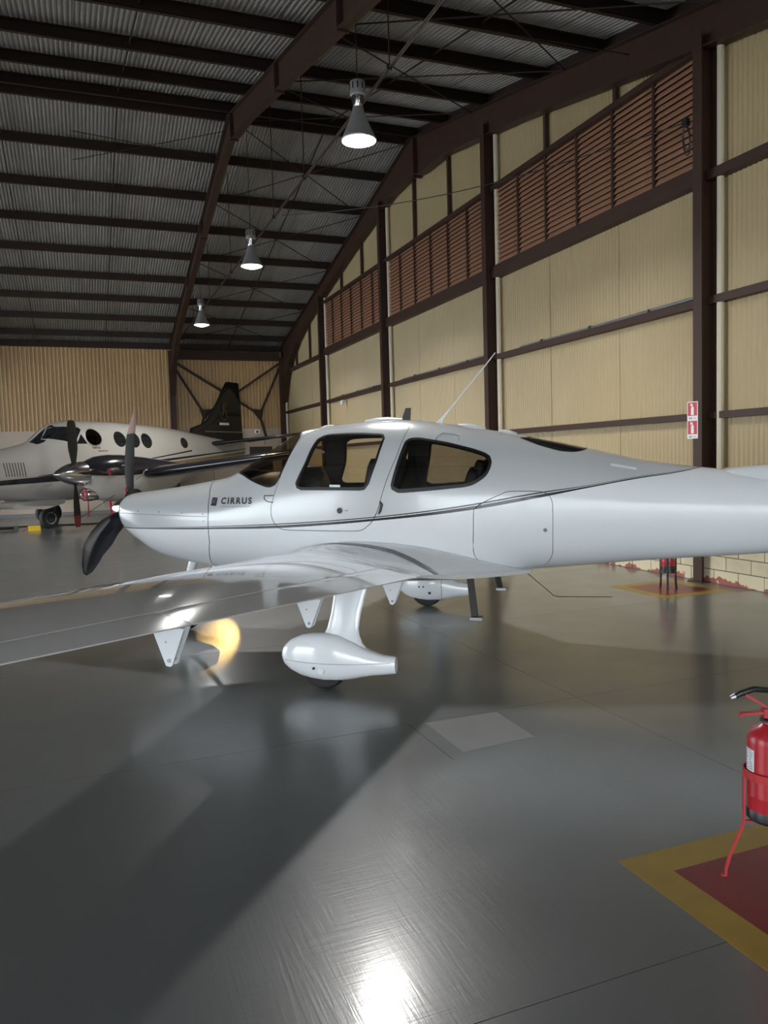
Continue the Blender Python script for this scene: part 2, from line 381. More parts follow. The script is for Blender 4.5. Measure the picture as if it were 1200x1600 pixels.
# louvres: six panels a bay, sixteen slats a panel
slat_me = None
for b in (3, 4, 5):
    y0, y1 = colY[b] + .10, colY[b + 1] - .10; w = (y1 - y0) / 6
    for i in range(6):
        a = y0 + i * w
        m = MB(); m.box((XW - .115, a - .022, 5.27), (XW - .05, a + .022, 6.67)); m.box((XW - .03, a, 5.27), (XW - .022, a + w, 6.67))
        lp = m.obj('louver_panel', 'steel', wr)
        for k in range(16):
            z = 5.29 + k * .0865
            if slat_me is None:
                s = MB().prism([(-.062, .024, 0.0), (-.062, .024, .008), (-.002, .024, .098), (.004, .024, .092)], (0, w - .048, 0)).obj('slat', 'louver', lp, loc=(XW - .04, a, z)); slat_me = s
            else:
                s = dup(slat_me, lp, (XW - .04, a, z))
# block wall under the cladding
blk = {}
for c in range(4):
    y = -1.0 - (c % 2) * .2; idx = 0
    while y < 14.5:
        key = 'peel' if c == 0 else 'plain'
        L = .392
        if key not in blk:
            blk[key] = MB().box((0, .006, .006), (.165, L - .006, .170)).obj('wall_block', 'block_peel' if c == 0 else 'block', wr, loc=(7.43 + nudge(), y, c * .176))
        else:
            dup(blk[key], wr, (7.43 + nudge(), y, c * .176))
        y += L
MB().box((7.436, -1.2, 0), (7.60, 14.9, .70)).obj('mortar_bed', mat('grey_mortar', (.16, .13, .10), .8), wr)
MB().box((7.43, 14.9, 0), (7.60, YF, .704)).obj('block_wall_end', 'block', wr)
MB().box((7.43, YN, 0), (7.60, -1.2, .704)).obj('block_wall_end', 'block', wr)

# ---- far wall
YA = 29.95
wf = MB().box((XL, YF, 0), (XW + .12, YF + .1, 6.3)).obj('wall_far', 'cream_far', kind='structure')
x = XW - .02
while x > -5:
    sheet('cladding_sheet', 'cream_far', wf, (x, YA + .12 + nudge()), (-1, 0), (0, -1), .912, 6.05, 3.0, .122, .105, trap=True); x -= .92
sheet('cladding_sheet', 'cream_far', wf, (x, YA + .05), (-1, 0), (0, -1), x - XL, 6.05, 3.0, .114, .030, trap=True)
x = 6.75
while x > -6:
    if x == 6.75: MB().box((6.76, YA - .01, .02), (XW - .3, YA + .06, 3.0)).obj('wall_panel', 'white_panel', wf)
    MB().box((x - 2.0, YA - .01, .02), (x - .012, YA + .06, 3.0)).obj('wall_panel', 'white_panel', wf); x -= 2.01
MB().box((XL, YA - .01, .02), (x - .01, YA + .06, 3.0)).obj('wall_panel', 'white_panel', wf)
MB().box((XL, YA + .06, 0), (XW, YF, 3.0)).obj('wall_backing', 'white_panel', wf)
MB().box((XL, YA - .03, 0), (XW - .3, YA - .011, .12)).obj('baseboard_far', mat('grey_skirting', (.25, .24, .23), .5), kind='structure')
d1 = MB().box((6.12, YA - .05, 0), (7.02, YA - .012, 2.30)).obj('door_1', 'door_dark', kind='structure')
m = MB(); m.box((6.04, YA - .07, 0), (6.12, YA - .012, 2.38)); m.box((7.02, YA - .07, 0), (7.10, YA - .012, 2.38)); m.box((6.12, YA - .07, 2.30), (7.02, YA - .012, 2.38)); m.obj('door_frame', 'white_panel', d1)
MB().box((6.2, YA - .09, 1.0), (6.32, YA - .05, 1.04)).obj('door_handle', 'bright', d1)
# frames' columns on the far wall and the corner bracing
for X in (3.32, -3.43, -10.2):
    m = MB(); m.box((X - .08, YA - .55, 0), (X + .08, YA - .53, 5.5)); m.box((X - .08, YA - .06, 0), (X + .08, YA - .04, 5.9)); m.box((X - .008, YA - .53, 0), (X + .008, YA - .06, 5.7))
    m.box((X - .12, YA - .6, 0), (X + .12, YA - .04, .015)); m.obj('column', 'steel', wf)
MB().box((7.30, YA - .55, 0), (7.56, YA - .40, 5.5)).obj('column', 'steel', wf)
MB().box((3.40, YA - .36, 5.57), (7.36, YA - .16, 5.88)).obj('eave_beam', 'steel', wf)
yb = YA - .10
for pts in ([(3.45, yb, 5.48), (6.33, yb, 3.67), (6.62, yb, 3.3), (6.80, yb, 2.6)], [(7.44, yb, 5.52), (4.73, yb, 3.71), (4.42, yb, 3.4), (4.22, yb, 2.75)],
            [(3.45, yb, 5.26), (4.42, yb, 3.62)], [(7.43, yb, 5.37), (6.60, yb, 3.60)]):
    m = MB()
    for p, q in zip(pts, pts[1:]): m.beam(p, q, .08, .10, up=(0, 1, 0))
    m.obj('corner_brace', 'steel', wf)
MB().prism([(4.28, yb - .05, 3.72), (4.75, yb - .05, 3.74), (4.42, yb - .05, 3.30)], (0, .03, 0)).obj('gusset_plate', 'steel', wf)
MB().prism([(6.28, yb - .05, 3.74), (6.70, yb - .05, 3.70), (6.62, yb - .05, 3.28)], (0, .03, 0)).obj('gusset_plate', 'steel', wf)

# ---- near and left walls, out of view: doorways laid out to shape the daylight
wn = MB().box((XL, YN, 5.2), (XW + .12, YN + .12, 6.5)).box((5.6, YN, 0), (XW + .12, YN + .12, 5.2)).obj('wall_near', 'cream', kind='structure')
for x in (-8.4, -4.6, -.8, 3.0): MB().box((x, YN - .02, 0), (x + .16, YN + .2, 5.2)).obj('door_post', 'steel', wn)
wl = MB().box((XL - .12, YN, 4.8), (XL, YF, 9.4)).box((XL - .12, 29.4, 0), (XL, YF, 4.8)).box((XL - .12, 5, 0), (XL, 12, 4.8)).box((XL - .12, -7.5, 0), (XL, -1.6, 4.8)).obj('wall_left', 'cream', kind='structure')
for y in (-10, 1.2, 12, 18, 23.5): MB().box((XL - .15, y, 0), (XL + .1, y + .16, 4.8)).obj('door_post', 'steel', wl)

# ---- ceiling: roof sheets, purlins, rafters, rods
ce = MB()
prof = [(YF + .12, zroof(YF) + .06), (YR, zroof(YR) + .06), (1.9, zroof(1.9) + .06), (YN, zroof(YN) + .06)]
ce.prism([(XL - .12, y, z) for y, z in prof] + [(XL - .12, y, z + .05) for y, z in prof[::-1]], (XW - XL + .24, 0, 0))
ce = ce.obj('ceiling', 'roof', kind='structure')
def roof_sheet(x0, w, ya, yb_, off):
    k = max(2, round(w / .078)); p = w / k; A, B = [], []
    for i in range(k):
        for t, h in ((0, 0), (.18, .08), (.36, .7), (.5, 1), (.64, .7), (.82, .08)):
            for L, y in ((A, ya), (B, yb_)): L.append((x0 + (i + t) * p, y, zroof(y) + off + h * .036))
    for L, y in ((A, ya), (B, yb_)): L.append((x0 + w, y, zroof(y) + off))
    MB().loft([A, B], close=False).obj('roof_sheet', 'roof', ce, recalc=False)
x = XW - .02; i = 0
while x > -4.6:
    w = .92
    roof_sheet(x - w + .006, w - .006, YR + .02, 23.3, .004 + (i % 2) * .006); roof_sheet(x - w + .006, w - .006, 23.1, YF + .05, (i % 2) * .006)
    roof_sheet(x - w + .006, w - .006, 9.3, YR - .02, .004 + (i % 2) * .006); roof_sheet(x - w + .006, w - .006, 1.9, 9.5, (i % 2) * .006)
    x -= w; i += 1
for ya, yb_ in ((YR + .02, YF + .05), (1.9, YR - .02)): roof_sheet(XL, x - XL, ya, yb_, 0)
roof_sheet(XL, XW - XL, YN, 1.9, 0)
MB().prism([(7.52, y, zp(y) - .12) for y in (YF, YR, 1.9, YN)] + [(7.52, y, zroof(y) + .06) for y in (YN, 1.9, YR, YF)], (.20, 0, 0)).obj('gable_closure', 'purlin', ce)
MB().box((XL, YR - .25, zroof(YR) - .02), (XW, YR + .25, zroof(YR) + .05)).obj('ridge_cap', 'roof', ce)
def purlin(y, flip=1):
    z = zp(y); m = MB(); d = .07 * flip
    m.box((XL, y - .004, z), (XW - .02, y + .004, z + .195))
    m.box((XL, min(y, y + d), z), (XW - .02, max(y, y + d), z + .008)); m.box((XL, min(y, y + d), z + .187), (XW - .02, max(y, y + d), z + .195))
    m.box((XL, min(y + d, y + d * .9), z), (XW - .02, max(y + d, y + d * .9), z + .025))
    m.obj('purlin', 'purlin', ce)
PY_FAR = [17.0, 18.48, 20.05, 21.60, 23.12, 24.60, 26.06, 27.54, 28.93]
PY_NEAR = [16.62, 15.06, 13.34, 11.45, 9.9, 8.6, 6.9, 5.2, 3.5, 2.0]
for y in PY_FAR: purlin(y, 1)
for y in PY_NEAR: purlin(y, -1)
MB().box((XL, 29.86, zp(29.95) - .02), (XW, 29.94, zp(29.95) + .2)).obj('eave_purlin', 'purlin', ce)
def rafter(X, w, ends, dep):
    tp, bt = [], []
    N = [2.0, 5, 9, 12, 15, 16.2, 16.5, 16.8, 18, 21, 24, 26, 27.2, 28.2, 28.9, 29.35]
    for y in N:
        tp.append((y, zp(y) - .005)); bt.append((y, zp(y) - dep(y)))
    m = MB(); t = .016
    m.prism([(X - .008, y, z) for y, z in tp] + [(X - .008, y, z) for y, z in bt[::-1]], (.016, 0, 0))
    for L, s in ((tp, -t), (bt, t)):
        for (ya, za), (yc, zc) in zip(L, L[1:]):
            m.prism([(X - w / 2, ya, za), (X - w / 2, yc, zc), (X - w / 2, yc, zc + s), (X - w / 2, ya, za + s)], (w, 0, 0))
    return m.obj('rafter', 'steel', ce)
def dep_in(y): return interp([(2, .45), (15, .45), (16.2, .54), (16.8, .54), (18, .44), (25.5, .45), (27.2, .62), (28.3, .92), (28.9, 1.25), (29.35, 1.9)], y)
for X in (3.32, -3.43, -10.2):
    rafter(X, .16, None, dep_in)
    for y in (16.5, 21.0, 24.0, 12.7, 9.5):
        m = MB(); m.box((X - .085, y - .018, zp(y) - dep_in(y) - .03), (X + .085, y + .018, zp(y) - .01))
        m.obj('splice_plate', 'steel', ce)
        m = MB()
        for sx in (-.06, .06):
            for k in range(4): m.lathe([(.014, -.032), (.014, .032)], 6, (X + sx, y, zp(y) - .06 - k * dep_in(y) / 4.2), axis='y')
        m.obj('bolt', 'purlin', ce, kind='stuff')
def dep_g(y): return interp([(2, .42), (9, .52), (14.5, .52), (16.0, .85), (17.0, .85), (18.6, .50), (25.5, .48), (27.2, .70), (28.3, 1.05), (28.9, 1.5), (29.35, 2.2)], y)
rafter(7.45, .20, None, dep_g)
MB().box((7.34, 16.48, zp(16.5) - .9), (7.56, 16.52, zp(16.5) - .02)).obj('splice_plate', 'steel', ce)
# cross bracing rods in the end bay, sag rods between purlins
cells = [(7.4, 10.6), (10.6, 13.7), (13.7, 16.9), (16.9, 20.0), (20.0, 23.1), (23.1, 26.1), (26.1, 29.0)]
for a, b in cells:
    for p, q in ((a, b), (b, a)):
        mid = ((3.4 + 7.4) / 2, (p + q) / 2)
        MB().tube([(3.42, p, zp(p) - .06), (7.36, q, zp(q) - .06)] if (a > YR or b < YR) else [(3.42, p, zp(p) - .06), (mid[0], mid[1], (zp(p) + zp(q)) / 2 - .06), (7.36, q, zp(q) - .06)], .011, 6).obj('brace_rod', 'purlin', ce)
for p, q in ((17.2, 18.2), (18.2, 17.2)):
    MB().tube([(3.3, p, zp(p) - .08), (.2, q + .6, zp(q + .6) - .08)], .008, 6).obj('brace_rod', 'purlin', ce)
allp = sorted(PY_FAR + [29.9]); alln = sorted(PY_NEAR)
for X in (5.46, 1.07, -1.18, -5.7):
    for L in (allp, alln):
        for a, b in zip(L, L[1:]): MB().beam((X, a, zp(a) + .10), (X, b, zp(b) + .10), .022, .022).obj('sag_rod', 'purlin', ce)
# tie rods hanging under the roof
for y, z in ((8.7, 6.27), (5.4, 6.27)):
    MB().tube([(3.45, y + .02, zp(y) - .45), (7.35, y + .4, z + .9)], .008, 6).obj('tie_rod', 'purlin', ce)

# ================================================================== PENDANT LAMPS
def lamp(y, label):
    X, zb = 3.40, 5.60
    t = tag(empty('pendant_lamp', (X, y, zb)), label, 'lamp', 'high-bay lamps along the conduit')
    m = MB().lathe([(.218, 0), (.222, .012), (.212, .02), (.19, .07), (.15, .16), (.108, .26), (.075, .35), (.066, .40), (.060, .40), (.068, .35), (.10, .26), (.142, .16), (.182, .07), (.205, .02), (.21, 0)], 36, caps=False)
    m.obj('reflector', 'alu', t, smooth=True)
    MB().lathe([(.001, -.048), (.07, -.042), (.14, -.022), (.19, .002), (.206, .012), (.205, .018), (.001, .02)], 36, caps=False).obj('lens', M['lamp_glow'], t)
    n = MB()
    n.lathe([(.052, .40), (.060, .42), (.078, .52), (.080, .535), (.07, .535), (.05, .42)], 24, caps=False)
    n.obj('neck_ring', 'bright', t, smooth=True)
    n = MB()
    for k in range(10):
        a = 2 * PI * k / 10; c, s = math.cos(a), math.sin(a)
        n.beam((.064 * c, .064 * s, .43), (.079 * c, .079 * s, .515), .014, .006, up=(c, s, 0))
    n.obj('neck_slot', 'black', t, kind='stuff')
    MB().lathe([(.082, .53), (.096, .545), (.097, .69), (.088, .705), (.03, .712), (.02, .73)], 28).obj('ballast_housing', 'alu', t, smooth=True)
    n = MB()
    for k in range(10):
        a = 2 * PI * k / 10; c, s = math.cos(a), math.sin(a)
        n.beam((.0975 * c, .0975 * s, .60), (.0975 * c, .0975 * s, .675), .018, .003, up=(c, s, 0))
    n.obj('housing_slot', 'black', t, kind='stuff')
    top = zp(y) + .05 - zb
    MB().tube([(0, 0, .72), (0, 0, top)], .007, 6).obj('hanging_rod', 'black', t)
    ld = bpy.data.lights.new('lamp_light', 'AREA'); ld.shape = 'DISK'; ld.size = .38; ld.energy = LAMP_W; ld.color = (1.0, .985, .95); ld.spread = math.radians(150)
    lo = bpy.data.objects.new('lamp_light', ld); col.objects.link(lo); lo.parent = t; lo.location = (0, 0, -.055)
    return t
M['lamp_glow'] = mat('lamp_lens', (1, 1, 1), .3, emis=((1, .98, .95), 14.0))
lamp(9.25, 'largest grey high-bay pendant lamp, lit, hanging nearest above the white airplane')
lamp(15.67, 'middle-sized lit high-bay pendant lamp between the largest and smallest lamps')
lamp(22.55, 'smallest lit high-bay pendant lamp, hanging closest to the far wall')
cd = tag(empty('lighting_conduit', (3.60, 0, 6.25)), 'thin brown conduit running under the roof past the pendant lamps', 'conduit')
MB().tube([(0, 2.2, 0), (0, 29.6, 0)], .014, 8).obj('pipe', 'steel', cd)
MB().tube([(.05, 2.2, .03), (.05, 29.6, .03)], .008, 6).obj('cable', 'black', cd)
for y in (5.3, 8.69, 12.4, 14.5, 18.9, 22.2, 25.5, 28.6):
    MB().tube([(0, y, 0), (0, y, zp(y) - 6.25 + .05)], .009, 6).obj('hanger_rod', 'purlin', cd)
    MB().box((-.03, y - .012, -.03), (.03, y + .012, .03)).obj('hanger_clip', 'black', cd)
# overhead wire from conduit to the column, with a coil
pw = tag(empty('overhead_wire', (7.33, 7.9, 5.8)), 'thin black wire crossing the louvers to a coil on the column', 'cable')
pts = [Vector((3.70, 14.3, 6.22)).lerp(Vector((7.31, 7.95, 5.80)), t) - Vector((0, 0, .25 * math.sin(PI * t))) for t in [i / 16 for i in range(17)]]
MB().tube([p - Vector((7.33, 7.9, 5.8)) for p in pts], .007, 6).obj('wire', 'black', pw)
m = MB()
for r, dz in ((.17, 0), (.14, .01), (.19, -.01)):
    m.tube([(-.02 - .02 * math.sin(a), .06 + r * .35 * math.cos(a), -.2 + dz + r * math.sin(a)) for a in [2 * PI * i / 20 for i in range(21)]], .006, 5)
m.obj('wire_coil', 'black', pw)
MB().box((-.06, .02, -.05), (0, .10, .04)).obj('insulator', 'black', pw)

# added warm spot inside the hangar, no fixture, for the glow under the wing
sd = bpy.data.lights.new('added_glow_spot', 'SPOT'); sd.energy = 1700; sd.color = (1.0, .62, .16); sd.spot_size = math.radians(2.5); sd.spot_blend = 1.0; sd.shadow_soft_size = .02
so = bpy.data.objects.new('added_glow_spot', sd); col.objects.link(so); so.location = (3.6, 19.0, 2.3)
so.rotation_euler = (Vector((1.12, 7.55, 0)) - Vector(so.location)).to_track_quat('-Z', 'Y').to_euler()

# ================================================================== AIRCRAFT FUSELAGE MATHS
class Fus:
    def __init__(s, S): s.S = S
    def sect(s, x):
        S = s.S; x = min(max(x, S[0][0]), S[-1][0]); i = 0
        while i < len(S) - 2 and x > S[i + 1][0]: i += 1
        a, b = S[i], S[i + 1]; h = b[0] - a[0]; t = (x - a[0]) / h; out = []
        for k in range(1, 7):
            pa = S[i - 1] if i > 0 else a; nb = S[i + 2] if i + 2 < len(S) else b
            m0 = (b[k] - pa[k]) / (b[0] - pa[0]); m1 = (nb[k] - a[k]) / (nb[0] - a[0]); d = (b[k] - a[k]) / h
            if d == 0: m0 = m1 = 0
            else: m0 = max(min(m0 / d, 3), 0) * d; m1 = max(min(m1 / d, 3), 0) * d
            t2 = t * t; t3 = t2 * t
            out.append((2 * t3 - 3 * t2 + 1) * a[k] + (t3 - 2 * t2 + t) * h * m0 + (-2 * t3 + 3 * t2) * b[k] + (t3 - t2) * h * m1)
        return out
    def pt(s, x, phi, off=0.0):
        zt, zb, w, zm, nu, nl = s.sect(x); sn = math.sin(phi); c = math.cos(phi)
        n = nu if c >= 0 else nl; h = (zt - zm) if c >= 0 else (zm - zb)
        return Vector((x, (w + off) * math.copysign(abs(sn) ** (2 / n), sn), zm + (h + off) * math.copysign(abs(c) ** (2 / n), c)))
    def phi(s, x, z):                       # |phi| of height z
        zt, zb, w, zm, nu, nl = s.sect(x)
        n, h = (nu, zt - zm) if z >= zm else (nl, zm - zb)
        c = math.copysign(min(abs((z - zm) / h), 1) ** (n / 2), z - zm)
        y = (1 - min(abs((z - zm) / h), 1) ** n) ** (1 / n)
        return math.atan2(y ** (n / 2), c)
    def side(s, x, z, off=0.0, sg=-1): return s.pt(x, sg * s.phi(x, z), off)

def smooth_loop(P, step=.025, it=1, metric=.62):
    n = len(P); out = []
    for i in range(n):
        p0, p1, p2, p3 = P[i - 1], P[i], P[(i + 1) % n], P[(i + 2) % n]
        L = math.hypot(p2[0] - p1[0], (p2[1] - p1[1]) * metric); k = max(1, int(L / step))
        for j in range(k):
            t = j / k
            f = lambda a, b, c, d: .5 * (2 * b + (c - a) * t + (2 * a - 5 * b + 4 * c - d) * t * t + (3 * b - a - 3 * c + d) * t ** 3)
            if L > .16: out.append((lerp(p1[0], p2[0], t) * .5 + .5 * f(p0[0], p1[0], p2[0], p3[0]), lerp(p1[1], p2[1], t) * .5 + .5 * f(p0[1], p1[1], p2[1], p3[1])))
            else: out.append((f(p0[0], p1[0], p2[0], p3[0]), f(p0[1], p1[1], p2[1], p3[1])))
    return out
def area2(P): return sum(P[i][0] * P[(i + 1) % len(P)][1] - P[(i + 1) % len(P)][0] * P[i][1] for i in range(len(P)))
def inset(P, d, metric=.62):
    n = len(P); sg = 1 if area2(P) > 0 else -1; out = []
    for i in range(n):
        ax, ay = P[i - 1]; bx, by = P[(i + 1) % n]; tx, ty = bx - ax, (by - ay) * metric; l = math.hypot(tx, ty) or 1
        out.append((P[i][0] - sg * ty / l * d, P[i][1] + sg * tx / l * d / metric))
    return out
def inside(P, x, y):
    c = False; n = len(P); j = n - 1
    for i in range(n):
        if (P[i][1] > y) != (P[j][1] > y) and x < (P[j][0] - P[i][0]) * (y - P[i][1]) / (P[j][1] - P[i][1]) + P[i][0]: c = not c
        j = i
    return c
def mirror(P): return [(x, -p) for x, p in P][::-1]

def skin(F, regions, x0, x1, dx, nphi, extra=(), metric=.62):
    """Triangulate the (x, phi) sheet with all region outlines as edges. regions: list of (key, polygon), later ones win.
    Returns {key: list of triangles in (x, phi)}; key None is the plain skin."""
    pts, edges = [], []
    for key, P in regions:
        o = len(pts); pts += P; edges += [(o + i, o + (i + 1) % len(P)) for i in range(len(P))]
    for line in extra:
        o = len(pts); pts += line; edges += [(o + i, o + i + 1) for i in range(len(line) - 1)]
    cell = {}
    for p in pts: cell.setdefault((int(p[0] / .05 + 1000), int(p[1] / .08 + 1000)), []).append(p)
    def free(x, f):
        cx, cy = int(x / .05 + 1000), int(f / .08 + 1000)
        for i in (-1, 0, 1):
            for j in (-1, 0, 1):
                for q in cell.get((cx + i, cy + j), ()):
                    if (q[0] - x) ** 2 + ((q[1] - f) * metric) ** 2 < .018 ** 2: return False
        return True
    nx = int(round((x1 - x0) / dx))
    for i in range(nx + 1):
        x = x0 + (x1 - x0) * i / nx
        for j in range(nphi + 1):
            f = -PI + 2 * PI * j / nphi
            if i in (0, nx) or j in (0, nphi) or free(x, f): pts.append((x, f))
    V, E_, T, *_ = delaunay_2d_cdt([Vector(p) for p in pts], edges, [], 0, 1e-6)
    bb = [(k, P, min(p[0] for p in P), max(p[0] for p in P), min(p[1] for p in P), max(p[1] for p in P)) for k, P in regions]
    out = {}
    for t in T:
        cx = sum(V[i].x for i in t) / len(t); cy = sum(V[i].y for i in t) / len(t); key = None
        for k, P, a, b, c, d in bb:
            if a <= cx <= b and c <= cy <= d and inside(P, cx, cy): key = k
        out.setdefault(key, []).append([(V[i].x, V[i].y) for i in t])
    return out
def skin_obj(F, tris, name, m, parent, off=0.0, thick=None, inner=None, smooth=True):
    idx = {}; vs = []; fs = []; ns = []; ps = []
    e = 1e-3
    for t in tris:
        f = []
        for x, p in t:
            q = F.pt(x, p, off); k = (round(q.x, 4), round(q.y, 4), round(q.z, 4))
            if k not in idx:
                idx[k] = len(vs); vs.append(q); ps.append((x, p))
                a = min(abs(p), PI - abs(p)); pp = p if a > .02 else (p + .02)
                b = abs(abs(p) - PI / 2); pp = pp if b > .012 else pp + .024 * (1 if p > 0 else -1)
                n = (F.pt(x + e, pp, off) - F.pt(x - e, pp, off)).cross(F.pt(x, pp + e * 4, off) - F.pt(x, pp - e * 4, off))
                if n.length < 1e-12: n = Vector((0, q.y, q.z - 1.2))
                if n.dot(Vector((0, q.y, q.z - F.sect(x)[3]))) < 0: n = -n
                if a < .02: n.y = 0
                ns.append(n.normalized())
            f.append(idx[k])
        if len(set(f)) == 3:
            a, b, c = (vs[q] for q in f)
            if (b - a).cross(c - a).dot(ns[f[0]] + ns[f[1]] + ns[f[2]]) < 0: f = f[::-1]
            fs.append(f)
    mi = [0] * len(fs)
    if thick:
        n0 = len(vs); cnt = {}
        for f in fs:
            for a, b in zip(f, f[1:] + f[:1]):
                cnt[(a, b)] = cnt.get((a, b), 0) + 1
        rim = [k for k in cnt if (k[1], k[0]) not in cnt]
        no = len(fs)
        vs += [v - n * thick for v, n in zip(vs, ns)]; ns += [-n for n in ns[:n0]]
        fs += [[q + n0 for q in f[::-1]] for f in fs[:no]]; mi += [1] * no
        for a, b in rim:
            o = len(vs); n = (vs[b] - vs[a]).cross(ns[a]); n = n.normalized() if n.length > 1e-9 else ns[a]
            vs += [vs[a], vs[b], vs[b + n0], vs[a + n0]]; ns += [n] * 4; fs.append([o, o + 3, o + 2, o + 1]); mi.append(1 if inner else 0)
    me = bpy.data.meshes.new(name); me.from_pydata(vs, [], fs)
    me.materials.append(M[m])
    if thick: me.materials.append(M[inner or m]); me.polygons.foreach_set('material_index', mi)
    me.shade_smooth(); me.normals_split_custom_set_from_vertices(ns)
    o = bpy.data.objects.new(name, me); col.objects.link(o); o.parent = parent
    return o
def patch(F, poly, name, m, parent, off=.003, step=.04, sg=-1):
    """A flat print or plate that hugs the fuselage: poly is in side view (x, z)."""
    xs_, zs_ = [p[0] for p in poly], [p[1] for p in poly]; pts = list(poly); e = [(i, (i + 1) % len(poly)) for i in range(len(poly))]
    x = min(xs_) + step
    while x < max(xs_):
        z = min(zs_) + step
        while z < max(zs_):
            if inside(poly, x, z): pts.append((x, z))
            z += step
        x += step
    V, E_, T, *_ = delaunay_2d_cdt([Vector(p) for p in pts], e, [], 1, 1e-6)
    vs = [F.side(v.x, v.y, off, sg) for v in V]
    return MB().add(vs, [tuple(t) for t in T]).obj(name, m, parent, smooth=True)
def ring_strip(F, P, d, name, m, parent, off=.003, metric=.62, w=None):
    """Raised narrow band along the outline P in (x, phi)."""
    Q = inset(P, d, metric); n = len(P); vs = [F.pt(x, p, off) for x, p in P] + [F.pt(x, p, off) for x, p in Q]
    return MB().add(vs, [(i, (i + 1) % n, n + (i + 1) % n, n + i) for i in range(n)]).obj(name, m, parent, smooth=True)

# ---- generic wing section
def foil(t, th):        # half thickness as a share of chord
    return th / .2 * (.2969 * math.sqrt(max(t, 0)) - .126 * t - .3516 * t * t + .2843 * t ** 3 - .1015 * t ** 4)
def ring(le, te, th, a=0.0, b=1.0, n=14, camber=.015):
    le = Vector(le); te = Vector(te); c = (te - le).length
    up, lo = [], []
    for i in range(n + 1):
        u = .5 - .5 * math.cos(PI * i / n) if a == 0 else i / n
        t = a + (b - a) * u
        h = foil(t, th) * c; cam_ = camber * c * 4 * t * (1 - t); p = le.lerp(te, t)
        if a > 0 and i == 0: h *= .95
        up.append(p + Vector((0, 0, cam_ + h + .0015))); lo.append(p + Vector((0, 0, cam_ - h - .0015)))
    return up[::-1] + lo[(1 if a == 0 else 0):]

# ================================================================== WHITE SINGLE-ENGINE AIRPLANE
plane = tag(empty('light_airplane', (2.59861, 6.82012, 0)), 'white low-wing single-engine airplane with dark waist stripe, black propeller and wheel fairings', 'airplane')
plane.rotation_euler = (0, 0, math.atan2(-.61619, .787598))       # local x runs aft, y to the right wing
F1 = Fus([(-2.67, 1.40, 1.12, .20, 1.26, 2.0, 2.0), (-2.62, 1.415, 1.04, .32, 1.25, 2.2, 2.2), (-2.55, 1.425, .985, .40, 1.24, 2.3, 2.2),
(-2.42, 1.437, .90, .46, 1.22, 2.3, 2.2), (-2.25, 1.455, .80, .51, 1.20, 2.3, 2.2), (-2.0, 1.485, .735, .55, 1.18, 2.3, 2.3), (-1.73, 1.525, .69, .575, 1.17, 2.3, 2.3),
(-1.43, 1.585, .655, .595, 1.16, 2.25, 2.4), (-1.11, 1.765, .635, .61, 1.16, 2.2, 2.5), (-.75, 1.965, .62, .62, 1.17, 2.2, 2.5), (-.44, 2.02, .615, .625, 1.18, 2.3, 2.5),
(0, 2.05, .61, .63, 1.19, 2.4, 2.5), (.35, 2.045, .615, .625, 1.2, 2.4, 2.5), (.7, 1.995, .63, .61, 1.2, 2.35, 2.5), (1.03, 1.935, .655, .575, 1.21, 2.3, 2.4),
(1.3, 1.88, .68, .53, 1.21, 2.25, 2.4), (1.6, 1.815, .705, .475, 1.21, 2.2, 2.3), (1.95, 1.73, .735, .415, 1.21, 2.15, 2.2), (2.33, 1.635, .77, .36, 1.2, 2.1, 2.1),
(2.75, 1.565, .80, .31, 1.19, 2.1, 2.1), (3.3, 1.50, .84, .25, 1.17, 2.1, 2.1), (4.0, 1.43, .92, .17, 1.16, 2.1, 2.1), (4.6, 1.38, 1.0, .10, 1.16, 2.1, 2.1), (5.0, 1.33, 1.1, .03, 1.2, 2, 2)])
DW = [(-.59, -1.211), (-.575, -1.266), (-.532, -1.296), (-.247, -1.331), (.021, -1.354), (.075, -1.335), (.105, -1.29), (.167, -1.036), (.208, -.71), (.191, -.635), (.16, -.61), (-.161, -.546), (-.348, -.519), (-.41, -.548), (-.451, -.601), (-.464, -.666), (-.517, -.979)]
RW = [(.297, -1.317), (.307, -1.354), (.35, -1.382), (.409, -1.386), (.591, -1.362), (.817, -1.325), (.937, -1.302), (1.015, -1.262), (1.1, -1.159), (1.136, -1.036), (1.142, -.934), (1.126, -.859), (1.088, -.819), (.957, -.758), (.75, -.701), (.556, -.674), (.48, -.678), (.424, -.709), (.395, -.764), (.373, -.9), (.335, -1.112)]
WSL = [(-1.33, -.32), (-1.231, -.648), (-1.103, -.909), (-.993, -1.069), (-.897, -1.167), (-.835, -1.198), (-.793, -1.188), (-.756, -1.114), (-.702, -.914), (-.66, -.644), (-.645, -.454), (-.665, -.24)]
WS = WSL + mirror(WSL)
DOOR = [(-.603, -.427), (-.729, -1.006), (-.801, -1.318), (-.825, -1.449), (-.814, -1.552), (-.742, -1.644), (-.625, -1.672), (-.296, -1.69), (-.005, -1.697), (.09, -1.64), (.157, -1.565), (.193, -1.501), (.266, -1.251), (.339, -.985), (.393, -.578), (.395, -.42), (.36, -.37), (-.1, -.33), (-.5, -.34)]
HATCH = [(1.002, -1.528), (.993, -1.736), (.98, -2.068), (.996, -2.238), (1.068, -2.461), (1.189, -2.603), (1.484, -2.70), (1.576, -2.56), (1.628, -2.259), (1.639, -1.799), (1.641, -1.498), (1.621, -1.369), (1.58, -1.322), (1.519, -1.303), (1.293, -1.323), (1.232, -1.358), (1.107, -1.441), (1.034, -1.494)]
RTL = [(1.40, -.18), (1.343, -.292), (1.501, -.454), (1.672, -.524), (1.796, -.474), (1.867, -.352), (1.90, -.18)]
RT = RTL + mirror(RTL)
DW, RW, WS, DOOR, HATCH, RT = [smooth_loop(p) for p in (DW, RW, WS, DOOR, HATCH, RT)]
